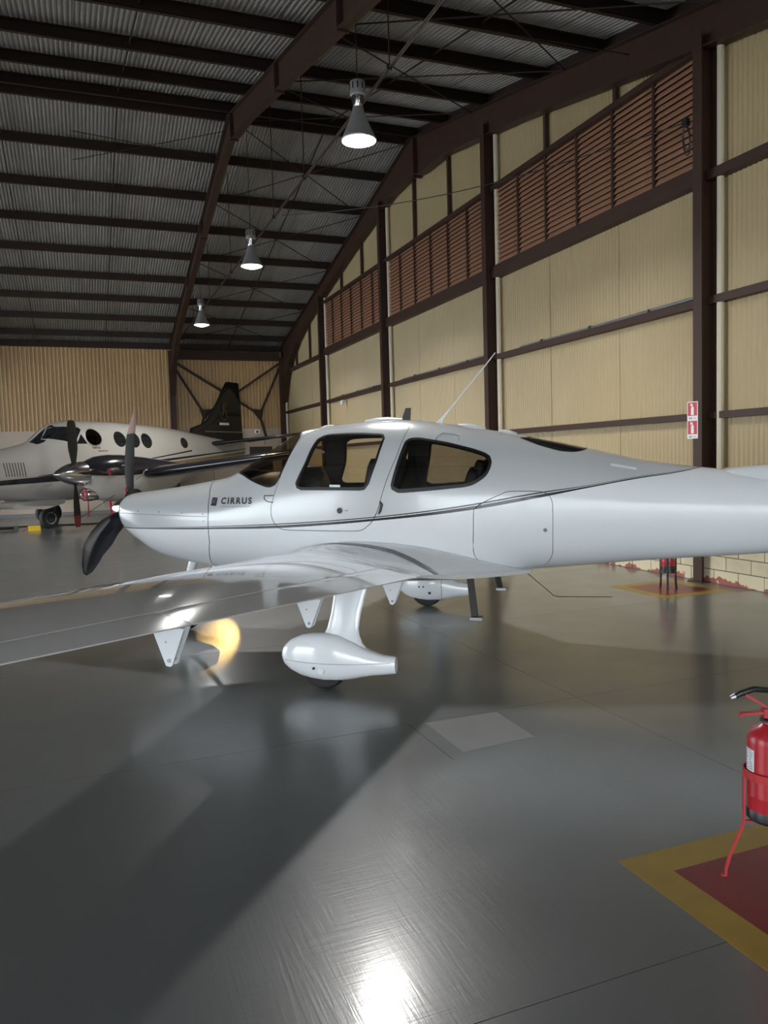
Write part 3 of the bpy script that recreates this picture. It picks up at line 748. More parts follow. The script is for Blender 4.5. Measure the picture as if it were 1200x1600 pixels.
def seamx(f): return interp([(0, -1.60), (.3, -1.60), (.99, -1.489), (1.38, -1.466), (1.87, -1.474), (2.55, -1.58), (PI, -1.60)], abs(f))
cow = [[(-2.67, -PI)] + [(-2.67, -PI + 2 * PI * k / 40) for k in range(1, 40)] + [(-2.67, PI)] + [(seamx(f) + dx, f) for f in [PI - 2 * PI * k / 90 for k in range(91)]] for dx in (0, -.007)]
G = .0045
regs = [('gap', cow[0]), ('cowl', cow[1])]
for P, k in ((DOOR, 'door'), (HATCH, 'hatch')):
    for Q, sfx in ((P, ''), (mirror(P), '_r')):
        if k == 'hatch' and sfx: continue
        regs += [('gap', Q), (k + sfx, inset(Q, G))]
for P, k, wd_ in ((DW, 'dw', .020), (RW, 'rw', .024)):
    for Q, sfx in ((P, ''), (mirror(P), '_r')): regs += [('seal_' + k + sfx, Q), ('pane_' + k + sfx, inset(Q, wd_))]
regs += [('seal_ws', WS), ('pane_ws', inset(WS, .016)), ('seal_rt', RT), ('pane_rt', inset(RT, .012))]
T1 = skin(F1, regs, -2.67, 5.0, .055, 84)
def so_(key, name, m, **k):
    return skin_obj(F1, T1[key], name, m, plane, **k)
so_(None, 'fuselage', 'livery', thick=.022, inner='trim')
so_('cowl', 'engine_cowling', 'livery', thick=.02, inner='trim')
so_('hatch', 'baggage_door', 'livery', thick=.02, inner='trim')
for s in ('', '_r'):
    d = so_('door' + s, 'cabin_door', 'livery', thick=.022, inner='trim')
    so_('seal_dw' + s, 'window_seal', 'black', off=.002, thick=.03).parent = d
    so_('pane_dw' + s, 'window_pane', 'glass', off=-.004).parent = d
    q = so_('seal_rw' + s, 'rear_window_seal', 'black', off=.002, thick=.03)
    so_('pane_rw' + s, 'window_pane', 'glass_tint', off=-.004).parent = q
q = so_('seal_ws', 'windscreen_seal', 'black', off=.001, thick=.02); so_('pane_ws', 'windscreen', 'glass_bronze', off=-.003).parent = q
q = so_('seal_rt', 'roof_window_seal', 'black', off=.001, thick=.02); so_('pane_rt', 'roof_window', 'glass_dark', off=-.001).parent = q

# cowling: horizontal split line, rivets, hinge plate, air inlets
m = MB(); m.tube([F1.side(x, lerp(1.245, 1.210, (x + 2.6) / 1.12), .0005) for x in [-2.60 + .07 * i for i in range(16)] + [-1.49]], .0028, 5).obj('cowling_seam', 'ink_grey', plane)
for x, z in ((-2.54, 1.265), (-2.28, 1.262), (-2.02, 1.255), (-1.76, 1.247), (-1.53, 1.235), (-1.52, 1.17)):
    n = (F1.side(x, z, .01) - F1.side(x, z, 0)).normalized(); c = F1.side(x, z, -.002)
    MB().tube([c, c + n * .006], .008, 8).obj('fastener', 'galv', plane)
patch(F1, [(-1.62, .98), (-1.50, .98), (-1.50, 1.105), (-1.62, 1.105)], 'hinge_plate', 'livery', plane, off=.004)
for s in (-1, 1):
    P = [(-2.655 + .02 * math.cos(a), 1.27 + .06 * math.sin(a)) for a in [2 * PI * k / 16 for k in range(16)]]
    patch(F1, [(-2.60 + .035 * math.cos(a), 1.24 + .07 * math.sin(a)) for a in [2 * PI * k / 16 for k in range(16)]], 'air_inlet', 'black', plane, off=.002, sg=s, step=.02)
# front bulkhead behind the spinner, spinner
MB().lathe([(.002, -2.662), (.20, -2.662), (.20, -2.64)], 30, (0, 0, 1.262), 'x', caps=False).obj('nose_ring', 'black', plane)
MB().lathe([(.002, -2.935), (.018, -2.925), (.045, -2.895), (.078, -2.845), (.106, -2.785), (.125, -2.72), (.132, -2.672), (.001, -2.668)], 30, (0, 0, 1.262), 'x').obj('spinner', 'bright', plane, smooth=True)
def prop_blade(name, parent, hub, ang, R, r0, chords, beta, sweep, m, tipm=None, tipr=.84):
    er = Vector((0, math.sin(ang), math.cos(ang))); et = Vector((0, math.cos(ang), -math.sin(ang))); ex = Vector((1, 0, 0)); hub = Vector(hub)
    rings = []
    N = 16
    for i in range(N + 1):
        t = i / N; r = lerp(r0, R, t); c = interp(chords, t); b = math.radians(interp(beta, t)); sw = interp(sweep, t)
        ch = et * math.cos(b) - ex * math.sin(b); nn = er.cross(ch)
        th = lerp(.05, .012, min(1, t * 1.6)) if c > .05 else c * .5
        p = hub + er * r + ch * sw
        rings.append([p + ch * (c / 2 * math.cos(a)) + nn * (th / 2 * math.sin(a)) for a in [2 * PI * k / 12 for k in range(12)]])
    mb = MB(); k = int(N * tipr)
    mb.loft(rings[:k + 1], mi=0)
    if tipm: mb.loft(rings[k:], mi=1)
    else: mb.loft(rings[k:], mi=0)
    return mb.obj(name, [m] + ([tipm] if tipm else []), parent, smooth=True, ang=60)
CH = [(0, .09), (.08, .15), (.25, .21), (.5, .235), (.75, .20), (.9, .14), (.985, .085), (1, .05)]
for i, (a, mm) in enumerate(((5, 'prop_grey'), (121, 'prop_black'), (238, 'prop_black'))):
    prop_blade('propeller_blade', plane, (-2.69, 0, 1.262), math.radians(a), 1.0, .10, [(t, c * (.74 if i == 0 else 1.0)) for t, c in CH], [(0, 68), (.5, 68), (1, 70)] if i == 0 else [(0, 52), (.5, 44), (1, 36)],
               [(0, .02), (.3, .05), (.7, .03), (1, -.05)], mm, 'prop_tip' if i == 0 else None, .80)['label'] = 'dark grey blade with tan tip' if i == 0 else 'black blade'
MB().tube([(-2.74, .10, 1.80), (-2.74, .09, 1.60), (-2.74, .07, 1.53), (-2.75, .0, 1.46), (-2.71, -.05, 1.385)], [.006, .010, .008, .008, .008], 6).obj('red_strap', 'streamer', plane, smooth=True)

# roof fittings
def pod(x0, x1, w, h, name, m):
    rings = []
    for t in (0, .12, .3, .6, .88, 1):
        k = math.sin(PI * min(max(t, .08), .92)) ** .5; x = lerp(x0, x1, t); z = F1.sect(x)[0] - .012
        rings.append([(x, w / 2 * k * math.cos(a), z + (h + .012) * (.35 + .65 * k) * max(math.sin(a), 0)) for a in [PI * j / 8 for j in range(9)]])
    return MB().loft(rings).obj(name, m, plane, smooth=True)
pod(-.10, .26, .22, .035, 'roof_antenna', 'white_metal'); pod(.78, 1.02, .14, .03, 'roof_antenna', 'white_metal'); pod(1.14, 1.30, .11, .028, 'roof_antenna', 'white_metal')
pod(-.55, -.42, .10, .02, 'roof_vent', 'white_metal')
zt = F1.sect(.27)[0]
MB().prism([(.235, -.006, zt - .02), (.325, -.006, zt - .02), (.335, -.006, zt + .11), (.285, -.006, zt + .11)], (0, .012, 0)).obj('blade_antenna', 'black', plane)
zt = F1.sect(.62)[0]
MB().tube([(.60, 0, zt - .01), (.625, 0, zt + .035), (.70, 0, zt + .12), (1.0, 0, zt + .46), (1.12, 0, zt + .60)], [.035, .014, .007, .006, .004], 8).obj('whip_antenna', 'white_metal', plane, smooth=True)
# roof latch outline, flush step, lock, door handle, fuel / fastener dots
m = MB(); P = [(.66, 1.878), (.70, 1.905), (.80, 1.89), (.845, 1.875), (.85, 1.84)]
m.tube([F1.side(x, z, .002) for x, z in [(.655, 1.845)] + P], .004, 5).obj('latch_outline', 'galv', plane)
patch(F1, [(-.163 + .026 * math.cos(a), 1.259 + .026 * math.sin(a)) for a in [2 * PI * k / 16 for k in range(16)]], 'door_lock', 'black', plane, off=.006, step=.02)
patch(F1, [(-.115, 1.254), (-.085, 1.254), (-.085, 1.266), (-.115, 1.266)], 'lock_placard', 'ink_grey', plane, off=.002)
patch(F1, [(1.576 + .016 * math.cos(a), 1.075 + .016 * math.sin(a)) for a in [2 * PI * k / 14 for k in range(14)]], 'hatch_lock', 'galv', plane, off=.005, step=.01)
m = MB(); P = [(.205, 1.335), (.218, 1.31), (.205, 1.255), (.19, 1.225)]
m.tube([F1.side(x, z, .006) for x, z in P], [.006, .014, .012, .005], 8).obj('door_handle', 'black', plane, smooth=True)
m = MB(); P = [(-.80, 1.398), (-.893, 1.397), (-.89, 1.365), (-.86, 1.345), (-.80, 1.335)]
m.tube([F1.side(x, z, .002) for x, z in P], .0045, 5).obj('step_outline', 'ink', plane)
patch(F1, [(-.26, 1.453), (-.16, 1.450), (-.16, 1.482), (-.26, 1.485)], 'window_placard', 'paper', plane, off=.001)
patch(F1, [(2.10, 1.585), (2.30, 1.545), (2.30, 1.565), (2.10, 1.605)], 'tail_placard', 'paper', plane, off=.003)
# lettering and emblem on the nose (flat print wrapped on the side)
def lettering(F, body, x0, z0, width, height, name, m, parent, off=.0035, sg=-1, bold=.0, space=1.0):
    cu = bpy.data.curves.new('lettering', 'FONT'); cu.body = body; cu.size = 1; cu.offset = bold; cu.space_character = space; cu.resolution_u = 4
    o = bpy.data.objects.new('lettering_tmp', cu); col.objects.link(o)
    me = bpy.data.meshes.new_from_object(o.evaluated_get(bpy.context.evaluated_depsgraph_get()))
    bpy.data.objects.remove(o); bpy.data.curves.remove(cu)
    X = [v.co.x for v in me.vertices]; Y = [v.co.y for v in me.vertices]; a, b, c, d = min(X), max(X), min(Y), max(Y)
    for v in me.vertices:
        v.co = F.side(x0 + (v.co.x - a) / (b - a) * width, z0 + (v.co.y - c) / (d - c) * height, off, sg)
    me.name = name; me.materials.clear(); me.materials.append(M[m])
    o = bpy.data.objects.new(name, me); col.objects.link(o); o.parent = parent; return o
lettering(F1, 'CIRRUS', -1.343, 1.3235, .327, .060, 'lettering', 'ink', plane, bold=.04, space=1.32)
patch(F1, [(-1.447, 1.311), (-1.395, 1.308), (-1.390, 1.312), (-1.389, 1.378), (-1.393, 1.382), (-1.445, 1.384), (-1.450, 1.380), (-1.451, 1.315)], 'emblem', 'ink', plane, off=.003)
m = MB(); pz = lambda L: [F1.side(x, z, .0045) for x, z in L]
m.tube(pz([(-1.437, 1.366), (-1.424, 1.340), (-1.405, 1.370)]), .0035, 4); m.tube(pz([(-1.437, 1.325), (-1.430, 1.342), (-1.410, 1.340), (-1.403, 1.322)]), .0035, 4)
m.obj('emblem_line', 'galv', plane)
m = MB(); x = -1.335
while x < -1.03:
    m.box((x, -.6, 0), (x + .010, -.6, 0)) if False else None
    m.tube(pz([(x, 1.296), (x + .004, 1.310), (x + .011, 1.297)]), .0013, 4); x += .0205
m.obj('small_lettering', 'ink_grey', plane, kind='stuff')

# ---- wings
def wing_le(y): return -.76 + .077 * (y - .6)
def wing_te(y): return .79 - .11 * (y - .6)
def wz(y, z0): return z0 + .0787 * y
SPL = .80
def wring(y, a, b, s, n=28, th=.145):
    return ring((wing_le(y), s * y, wz(y, .745)), (wing_te(y), s * y, wz(y, .695)), th, a, b, n)
FAIR = [(-1.02, .70), (-.9, .775), (-.77, .839), (-.56, .921), (-.37, .976), (0, 1.0), (.45, .967), (.77, .90), (1.13, .783), (1.28, .737), (1.44, .70)]
def FAIRS(x): return sum(interp(FAIR, x + d) for d in (-.16, -.08, 0, .08, .16)) / 5
for s in (-1, 1):
    w = MB(); ystn = [1.0, 1.25, 1.6, 2.0, 3.0, 3.95, 4.6, 5.45]
    w.loft([wring(y, 0, SPL - .0025, s) for y in ystn])
    w = w.obj('wing', 'wing_paint_shaded', plane, smooth=True, ang=40)
    fl = MB().loft([wring(y, SPL, 1, s, 8) for y in (1.36, 2, 3, 4.06)]).obj('flap', 'wing_paint_shaded', w, smooth=True, ang=40)
    MB().loft([wring(y, SPL, 1, s, 8) for y in (4.072, 4.6, 5.43)]).obj('aileron', 'wing_paint_shaded', w, smooth=True, ang=40)
    tip = MB(); rr = [wring(5.455, 0, 1, s)]
    for dy, k in ((.12, .93), (.25, .75), (.33, .45), (.36, .15)):
        r0 = wring(5.455 + dy, 0, 1, s); c = sum(r0, Vector()) / len(r0)
        rr.append([Vector((lerp(c.x + .1, p.x, min(1, k + .25)), p.y, lerp(c.z + .03, p.z, k))) for p in r0])
    tip.loft(rr).obj('wing_tip', 'wing_paint_shaded', w, smooth=True, ang=50)
    # root fairing blending wing and fuselage
    rings = []
    for y, t in [(.30, 0), (.52, 0)] + [(lerp(.55, 1.40, k / 16), k / 16) for k in range(17)]:
        le0, te0 = -1.02, 1.44; N = 30; up, lo = [], []
        t = t * t * (3 - 2 * t)
        le = lerp(le0, wing_le(1.40) - .004, 1 - (1 - t) ** 1.5); te = lerp(te0, wing_te(1.40) + .004, 1 - (1 - t) ** 2)
        for i in range(N + 1):
            u = .5 - .5 * math.cos(PI * i / N)
            xr = lerp(le0, te0, u); c = wing_te(1.40) - wing_le(1.40)
            zc = lerp(wz(max(y, .9), .745), wz(max(y, .9), .695), u) + .06 * c * u * (1 - u)
            zu = lerp(FAIRS(xr), zc + foil(u, .145) * c + .003, 1 - (1 - t) ** 2.2); zl = lerp(min(.655 + .03 * u, FAIRS(xr) - .01), zc - foil(u, .145) * c - .003, t)
            X_ = lerp(le, te, u); kk = min(max((X_ - .55) / .9, 0), 1); ye = y * (1 - .55 * kk * kk * (1 - t)); up.append(Vector((X_, s * ye, zu))); lo.append(Vector((X_, s * ye, zl)))
        rings.append(up[::-1] + lo[1:])
    MB().loft(rings).obj('wing_root_fairing', 'wing_paint_shaded', w, smooth=True, ang=50)
    if s == -1: FAIR_RINGS = rings
    # flap hinge fairings
    for y in (1.62, 2.86, 4.09):
        te = wing_te(y); zb = wz(y, .70) - .01; t = .012
        m = MB()
        for dy in (-.022, .022):
            m.prism([(te - .17, s * y + dy - t / 2, zb + .0), (te - .01, s * y + dy - t / 2, zb - .005), (te - .075, s * y + dy - t / 2, zb - .165), (te - .085, s * y + dy - t / 2, zb - .172), (te - .105, s * y + dy - t / 2, zb - .168)], (0, t, 0))
        m.box((te - .15, s * y - .022, zb - .05), (te - .145, s * y + .022, zb - .0))
        m.prism([(te - .10, s * y - .02, zb - .16), (te - .165, s * y - .02, zb), (te - .155, s * y - .02, zb), (te - .09, s * y - .02, zb - .16)], (0, .04, 0))
        br = m.obj('flap_hinge_fairing', 'white_metal', w)
        MB().lathe([(.009, -.032), (.009, .032)], 10, (te - .088, s * y, zb - .145), 'y').obj('hinge_bolt', 'galv', w); MB().lathe([(.005, -.030), (.005, .030)], 8, (te - .10, s * y, zb - .065), 'y').obj('hinge_bolt', 'galv', w)
# dark swoosh on the root fairing (left), following its surface
def fair_pt(x, y):
    R = FAIR_RINGS; ya = [abs(r[len(r) // 2].y) for r in R]
    for i in range(len(R) - 1):
        if ya[i] <= y <= ya[i + 1]:
            t = (y - ya[i]) / (ya[i + 1] - ya[i]); N = (len(R[0]) + 1) // 2
            def zat(r):
                up = sorted((p.x, p.z) for p in r[:N]); return interp(up, x)
            return Vector((x, -y, lerp(zat(R[i]), zat(R[i + 1]), t) + .004))
SW = [(-.62, .60, .004), (-.40, .64, .012), (-.15, .69, .020), (.1, .74, .026), (.35, .80, .030), (.55, .88, .032), (.70, .96, .030), (.80, 1.06, .022)]
ctr = []
for a, b in zip(SW, SW[1:]):
    for k in range(4): t = k / 4; ctr.append(tuple(lerp(a[i], b[i], t) for i in range(3)))
ctr.append(SW[-1]); va, vb = [], []
for x, y, h in ctr: va.append(fair_pt(x, y - h)); vb.append(fair_pt(x, y + h))
wl_ = [o for o in plane.children if o.name.startswith('wing')][0]
MB().loft([va, vb], close=False).obj('accent_stripe', 'stripe_grey', wl_, smooth=True)

# ---- main gear: tapered leg, wheel fairing, tyre
for s in (-1, 1):
    y0 = 1.63; rings = []
    for t in [i / 10 for i in range(11)]:
        z = lerp(.30, .80, t); y = lerp(y0, 1.50, t); c = interp([(0, .46), (.12, .33), (.25, .25), (.5, .235), (.8, .25), (1, .28)], t); th = interp([(0, .10), (.2, .055), (1, .05)], t); x = lerp(.16, .24, t)
        rings.append([(x + c / 2 * math.cos(a), s * y + th / 2 * math.sin(a), z) for a in [2 * PI * k / 20 for k in range(20)]])
    MB().loft(rings).obj('gear_leg', 'white_paint', plane, smooth=True, ang=60)
    S = [(-.292, .250, .245, .004), (-.285, .285, .205, .04), (-.262, .325, .165, .065), (-.21, .368, .125, .088), (-.13, .400, .090, .104), (-.04, .416, .068, .112), (.06, .418, .058, .114), (.16, .405, .062, .110), (.28, .360, .082, .096), (.40, .300, .110, .074), (.50, .270, .124, .056), (.585, .262, .134, .044), (.600, .258, .138, .040)]
    rings = []
    for x, zt, zb, w in S:
        zm = lerp(zb, zt, .5); h = (zt - zb) / 2
        rr = []
        for k in range(24):
            a = 2 * PI * k / 24; sn, cs = math.sin(a), math.cos(a)
            rr.append((x, s * y0 + w * math.copysign(abs(cs) ** .85, cs), zm + h * math.copysign(abs(sn) ** .9, sn)))
        rings.append(rr)
    p = MB().loft(rings).obj('wheel_fairing', 'white_paint', plane, smooth=True, ang=60)
    yo = s * y0 + s * .108
    m = MB(); m.lathe([(.026, -.006), (.026, .006), (.020, .009), (.001, .009)] if s > 0 else [(.026, .006), (.026, -.006), (.020, -.009), (.001, -.009)], 18, (.055, s * (y0 + .1115), .155), 'y').obj('access_cap', 'white_paint', p)
    MB().lathe([(.010, -.012), (.010, .012)], 10, (.0, s * (y0 + .108), .175), 'y').obj('fairing_screw', 'step', p)
    MB().tube([(lerp(-.27, .57, k / 20), s * (y0 + interp([(v[0], v[3]) for v in S], lerp(-.27, .57, k / 20)) * (.985)), .222 - .012 * math.sin(PI * k / 20)) for k in range(21)], .0022, 5).obj('fairing_split', 'ink_grey', p)
    if s > 0:
        m = MB()
        for k in range(7): z = .10 + k * .045; m.lathe([(.005, -.006), (.005, .006)], 6, (.24, s * y0 - s * (.100 - abs(z - .235) * .12), z), 'y')
        m.obj('fairing_rivet', 'galv', p, kind='stuff')
        MB().tube([(.235, s * y0 - .104 * s * math.cos(a), .225 + .165 * math.sin(a)) for a in [-1.3 + 2.6 * k / 12 for k in range(13)]], .003, 5).obj('fairing_seam', 'ink_grey', p)
        for x, z, r in ((-.02, .235, .010), (.03, .235, .010), (.10, .165, .016)): MB().lathe([(r, -.01), (r, .012)], 10, (x, s * y0 - s * .106, z), 'y').obj('fairing_hole', 'black', p)
    MB().lathe([(.05, -.055), (.12, -.062), (.168, -.058), (.186, -.038), (.190, 0), (.186, .038), (.168, .058), (.12, .062), (.05, .055)], 32, (.05, s * y0, .190), 'y').obj('tyre', 'rubber', plane, smooth=True)
# nose gear
MB().tube([(-1.98, 0, .74), (-2.06, 0, .55), (-2.10, 0, .34)], [.05, .034, .03], 12).obj('nose_gear_leg', 'white_metal', plane, smooth=True)
MB().tube([(-1.72, 0, .70), (-1.95, 0, .42), (-2.10, 0, .34)], [.024, .022, .03], 8).obj('nose_gear_brace', 'white_metal', plane, smooth=True)
S = [(-2.42, .25, .24, .01), (-2.38, .31, .17, .06), (-2.26, .36, .11, .09), (-2.1, .375, .08, .10), (-1.95, .34, .09, .085), (-1.78, .27, .12, .05), (-1.70, .24, .15, .03)]
MB().loft([[(x, w * math.cos(a), (zt + zb) / 2 + (zt - zb) / 2 * math.sin(a)) for a in [2 * PI * k / 20 for k in range(20)]] for x, zt, zb, w in S]).obj('nose_wheel_fairing', 'white_paint', plane, smooth=True, ang=60)
MB().lathe([(.05, -.05), (.15, -.055), (.172, -.03), (.176, 0), (.172, .03), (.15, .055), (.05, .05)], 28, (-2.12, 0, .176), 'y').obj('tyre', 'rubber', plane, smooth=True)
# entry steps, belly antenna wire
for s, xx in ((-1, .965), (1, .965)):
    m = MB(); m.beam((xx, s * .62, .735), (xx + .055, s * .72, .385), .055, .030, up=(0, 1, 0))
    st = m.obj('entry_step', 'step', plane)
    MB().box((xx + .02, s * .72 - .05, .362), (xx + .12, s * .72 + .05, .384)).obj('step_pad', 'galv', st)
MB().tube([(1.30, .0, .70), (1.42, .0, .60), (1.60, .02, .44), (1.64, .03, .43), (2.1, .05, .435)], [.006, .004, .004, .004, .0035], 6).obj('belly_antenna', 'step', plane, smooth=True)
MB().lathe([(.020, .66), (.016, .73)], 10, (1.30, 0, 0)).obj('antenna_base', 'white_metal', plane)
MB().beam((1.05, .35, .70), (1.10, .36, .60), .04, .02).obj('belly_fin', 'step', plane)
# tail: fin with dorsal strake, rudder, stabilisers
def fin_ring(z, le, te, w):
    return [Vector((lerp(le, te, .5 - .5 * math.cos(PI * i / 10)), (1 if i <= 10 else -1) * 0, z)) for i in range(1)]
def fin(sts, name, m, parent):
    rings = []
    for z, le, te, th in sts:
        c = te - le; up = []; lo = []
        for i in range(13):
            t = .5 - .5 * math.cos(PI * i / 12); y = foil(t, th) * c + .002
            up.append(Vector((le + c * t, y, z))); lo.append(Vector((le + c * t, -y, z)))
        rings.append(up[::-1] + lo[1:])
    return MB().loft(rings).obj(name, m, parent, smooth=True, ang=50)
fin([(1.30, 2.75, 4.75, .16), (1.50, 2.78, 4.75, .145), (1.545, 3.0, 4.74, .12), (1.57, 3.45, 4.73, .09), (1.66, 3.85, 4.73, .09), (2.0, 4.05, 4.74, .09), (2.68, 4.36, 4.80, .09)], 'tail_fin', 'white_paint', plane)
fin([(1.15, 4.76, 5.10, .05), (2.0, 4.75, 5.05, .06), (2.68, 4.81, 5.0, .06)], 'rudder', 'white_paint', plane)
for s in (-1, 1):
    MB().loft([ring((4.05 + .2 * (y / 1.95), s * y, 1.20), (4.92, s * y, 1.20), .10, camber=0) for y in (.06, .5, 1.2, 1.95)]).obj('tailplane', 'white_paint', plane, smooth=True, ang=40)

# ---- cabin: floor, panel, seats
MB().prism([(-1.2, -.40, .80), (1.0, -.40, .80), (1.0, -.40, .83), (-1.2, -.40, .83)], (0, .80, 0)).obj('cabin_floor', 'trim', plane)
m = MB(); rings = []
for y in [-.50 + .1 * k for k in range(11)]:
    k = 1 - (abs(y) / .56) ** 3
    rings.append([(-1.24, y, 1.25), (-1.28, y, 1.34 + .20 * k), (-1.05, y, 1.40 + .20 * k), (-.75, y, 1.38 + .21 * k), (-.64, y, 1.30 + .20 * k), (-.66, y, 1.0)])
m.loft(rings).obj('glare_shield', 'black', plane, smooth=True, ang=50)
MB().loft([[(x, -.33 + .15 * math.cos(a), 1.38 + .27 * math.sin(a) * k) for a in [PI * i / 10 for i in range(11)]] for x, k in ((-.62, .6), (-.58, 1), (-.44, 1), (-.40, .7))]).obj('instrument_hood', 'black', plane, smooth=True)
def seat(x, y, tilt=.22, hz=1.66, k_=1.0):
    t = empty('seat'); t.parent = plane; t.location = (x, y, .78)
    def pad(name, c, sx, sy, sz, rot=0):
        rings = []
        for h, k in ((-1, .82), (-.8, .97), (0, 1), (.8, .97), (1, .8)):
            rings.append([(sx * k * math.copysign(abs(math.cos(a)) ** .5, math.cos(a)), sy * k * math.copysign(abs(math.sin(a)) ** .5, math.sin(a)), h * sz) for a in [2 * PI * i / 20 for i in range(20)]])
        o = MB().loft(rings).obj(name, 'leather', t, smooth=True, ang=60); o.location = c; o.rotation_euler = (0, rot, 0); return o
    pad('cushion', (-.05, 0, .30), .25, .22, .08)
    pad('backrest', (.24, 0, .62 - .05 * (1 - k_) * 5), .06, .215 * k_, .30 * k_, tilt)
    pad('headrest', (.335, 0, hz - .78 - .12), .05, .13, .10, tilt)
seat(-.20, -.27, .22, 1.72); seat(-.20, .27, .22, 1.72); seat(.66, -.20, .3, 1.68, .82); seat(.66, .20, .3, 1.68, .82)
for s in (-1, 1):
    m = MB(); a, b = F1.side(.25, 1.35, -.05, s), F1.side(.36, 1.93, -.05, s); m.beam(a, b, .05, .12, up=(1, 0, 0)); m.obj('cabin_pillar', 'trim', plane)
    m = MB(); m.tube([F1.side(.25, 1.80, -.12, s), F1.side(.27, 1.6, -.14, s), F1.side(.30, 1.4, -.12, s)], .016, 6).obj('seat_belt', 'black', plane)

# ================================================================== TWIN PROPELLER AIRPLANE
tw = tag(empty('twin_propeller_airplane', (-.877, 23.74, 0)), 'grey-white twin-propeller airplane with black engine, black fin and round windows by the far wall', 'airplane')
tw.rotation_euler = (0, 0, math.atan2(.626, .78))
F2 = Fus([(-3.3, 1.62, 1.42, .10, 1.52, 2, 2), (-3.1, 1.80, 1.26, .26, 1.5, 2, 2), (-2.7, 1.96, 1.10, .40, 1.5, 2.1, 2.2), (-2.0, 2.12, .95, .53, 1.5, 2.2, 2.3), (-1.37, 2.23, .86, .60, 1.5, 2.2, 2.4), (-.75, 2.37, .80, .66, 1.55, 2.2, 2.5),
(-.5, 2.46, .78, .68, 1.6, 2.2, 2.5), (0, 2.83, .77, .71, 1.65, 2.2, 2.5), (.3, 2.97, .77, .73, 1.7, 2.3, 2.5), (.7, 3.04, .77, .74, 1.7, 2.4, 2.5), (2.0, 3.04, .77, .75, 1.7, 2.4, 2.5), (3.0, 3.0, .80, .74, 1.72, 2.4, 2.4),
(4.6, 2.90, .98, .62, 1.8, 2.3, 2.3), (6.0, 2.72, 1.35, .44, 1.95, 2.2, 2.2), (7.0, 2.58, 1.62, .30, 2.05, 2.1, 2.1), (8.0, 2.45, 1.86, .17, 2.12, 2, 2), (8.5, 2.38, 2.02, .06, 2.2, 2, 2)])
def pz2(L): return [(x, -F2.phi(x, z)) for x, z in L]
def oval(cx, cz, w, h, sl=.0, n=24): return [(cx + w * math.cos(a), -F2.phi(cx + w * math.cos(a), cz + h * math.sin(a) + sl * w * math.cos(a))) for a in [2 * PI * k / n for k in range(n)]]
R2 = []
fw = [(-.56, -.10), (-.52, -.5), (-.33, -.62), (-.16, -.56), (.10, -.40), (.13, -.10)]
R2 += [('front_w', smooth_loop(fw, .05)), ('front_w2', smooth_loop(mirror(fw), .05))]
sw = pz2([(-.33, 2.50), (-.02, 2.80), (.32, 2.85), (.74, 2.83), (.80, 2.76), (.55, 2.47), (.42, 2.37), (.16, 2.44), (-.12, 2.49)])
tr = pz2([(.73, 2.68), (.88, 2.36), (.51, 2.36)])
for P, k in ((sw, 'side_w'), (tr, 'tri_w')): R2 += [(k, P), (k + '2', mirror(P))]
ov = [(1.14, 2.54, .28, .26), (2.08, 2.50, .225, .235), (2.62, 2.48, .225, .235), (3.13, 2.46, .22, .235), (4.87, 2.40, .18, .175)]
for i, (cx, cz, w, h) in enumerate(ov): P = oval(cx, cz, w, h); R2 += [('round%d' % i, P), ('round%d_r' % i, mirror(P))]
T2 = skin(F2, R2, -3.3, 8.5, .16, 60)
def twin_paint():
    m = M['grey_paint'].copy(); m.name = 'grey_aircraft_livery'; nt = m.node_tree; b = nt.nodes['Principled BSDF']
    tc = nt.nodes.new('ShaderNodeTexCoord'); sp = nt.nodes.new('ShaderNodeSeparateXYZ'); nt.links.new(tc.outputs['Object'], sp.inputs[0])
    def mth(op, a, b_):
        n = nt.nodes.new('ShaderNodeMath'); n.operation = op
        for i, v in enumerate((a, b_)):
            if isinstance(v, (int, float)): n.inputs[i].default_value = v
            else: nt.links.new(v, n.inputs[i])
        return n.outputs[0]
    x, z = sp.outputs['X'], sp.outputs['Z']
    prev = None
    # nose band (black) and three tail bands, each between two straight edges z = a + b x over a range of x
    for x0, x1, a, bb, c, d, colr in ((-3.4, 3.3, 1.51, .055, 1.335, .03, (.012, .013, .018)), (-3.4, .3, 1.545, .055, 1.525, .05, (.30, .25, .16)), (3.1, 5.2, 1.52, .125, 1.50, .12, (.015, .015, .02)), (3.3, 8.5, 1.62, .07, 1.50, .082, (.015, .015, .02)), (3.6, 8.5, 1.50, .072, 1.34, .082, (.24, .17, .09)), (4.0, 8.5, 1.31, .075, 1.22, .08, (.03, .026, .02))):
        hi = mth('ADD', mth('MULTIPLY', x, bb), a); lo = mth('ADD', mth('MULTIPLY', x, d), c)
        f = mth('MULTIPLY', mth('MULTIPLY', mth('LESS_THAN', z, hi), mth('GREATER_THAN', z, lo)), mth('MULTIPLY', mth('GREATER_THAN', x, x0), mth('LESS_THAN', x, x1)))
        mx = nt.nodes.new('ShaderNodeMix'); mx.data_type = 'RGBA'; nt.links.new(f, mx.inputs['Factor'])
        if prev is None: mx.inputs['A'].default_value = (.44, .42, .39, 1)
        else: nt.links.new(prev, mx.inputs['A'])
        mx.inputs['B'].default_value = (*colr, 1); prev = mx.outputs['Result']
    nt.links.new(prev, b.inputs['Base Color']); return m
M['twin_livery'] = twin_paint()
skin_obj(F2, T2[None], 'fuselage', 'twin_livery', tw, thick=.03, inner='trim')
for k, tris in T2.items():
    if k is None: continue
    nm = 'windscreen' if k.startswith('front') else ('cockpit_window' if k[:4] in ('side', 'tri_') else 'cabin_window')
    skin_obj(F2, tris, nm, 'glass_dark' if not k.startswith('round0') else 'glass', tw, off=-.012)
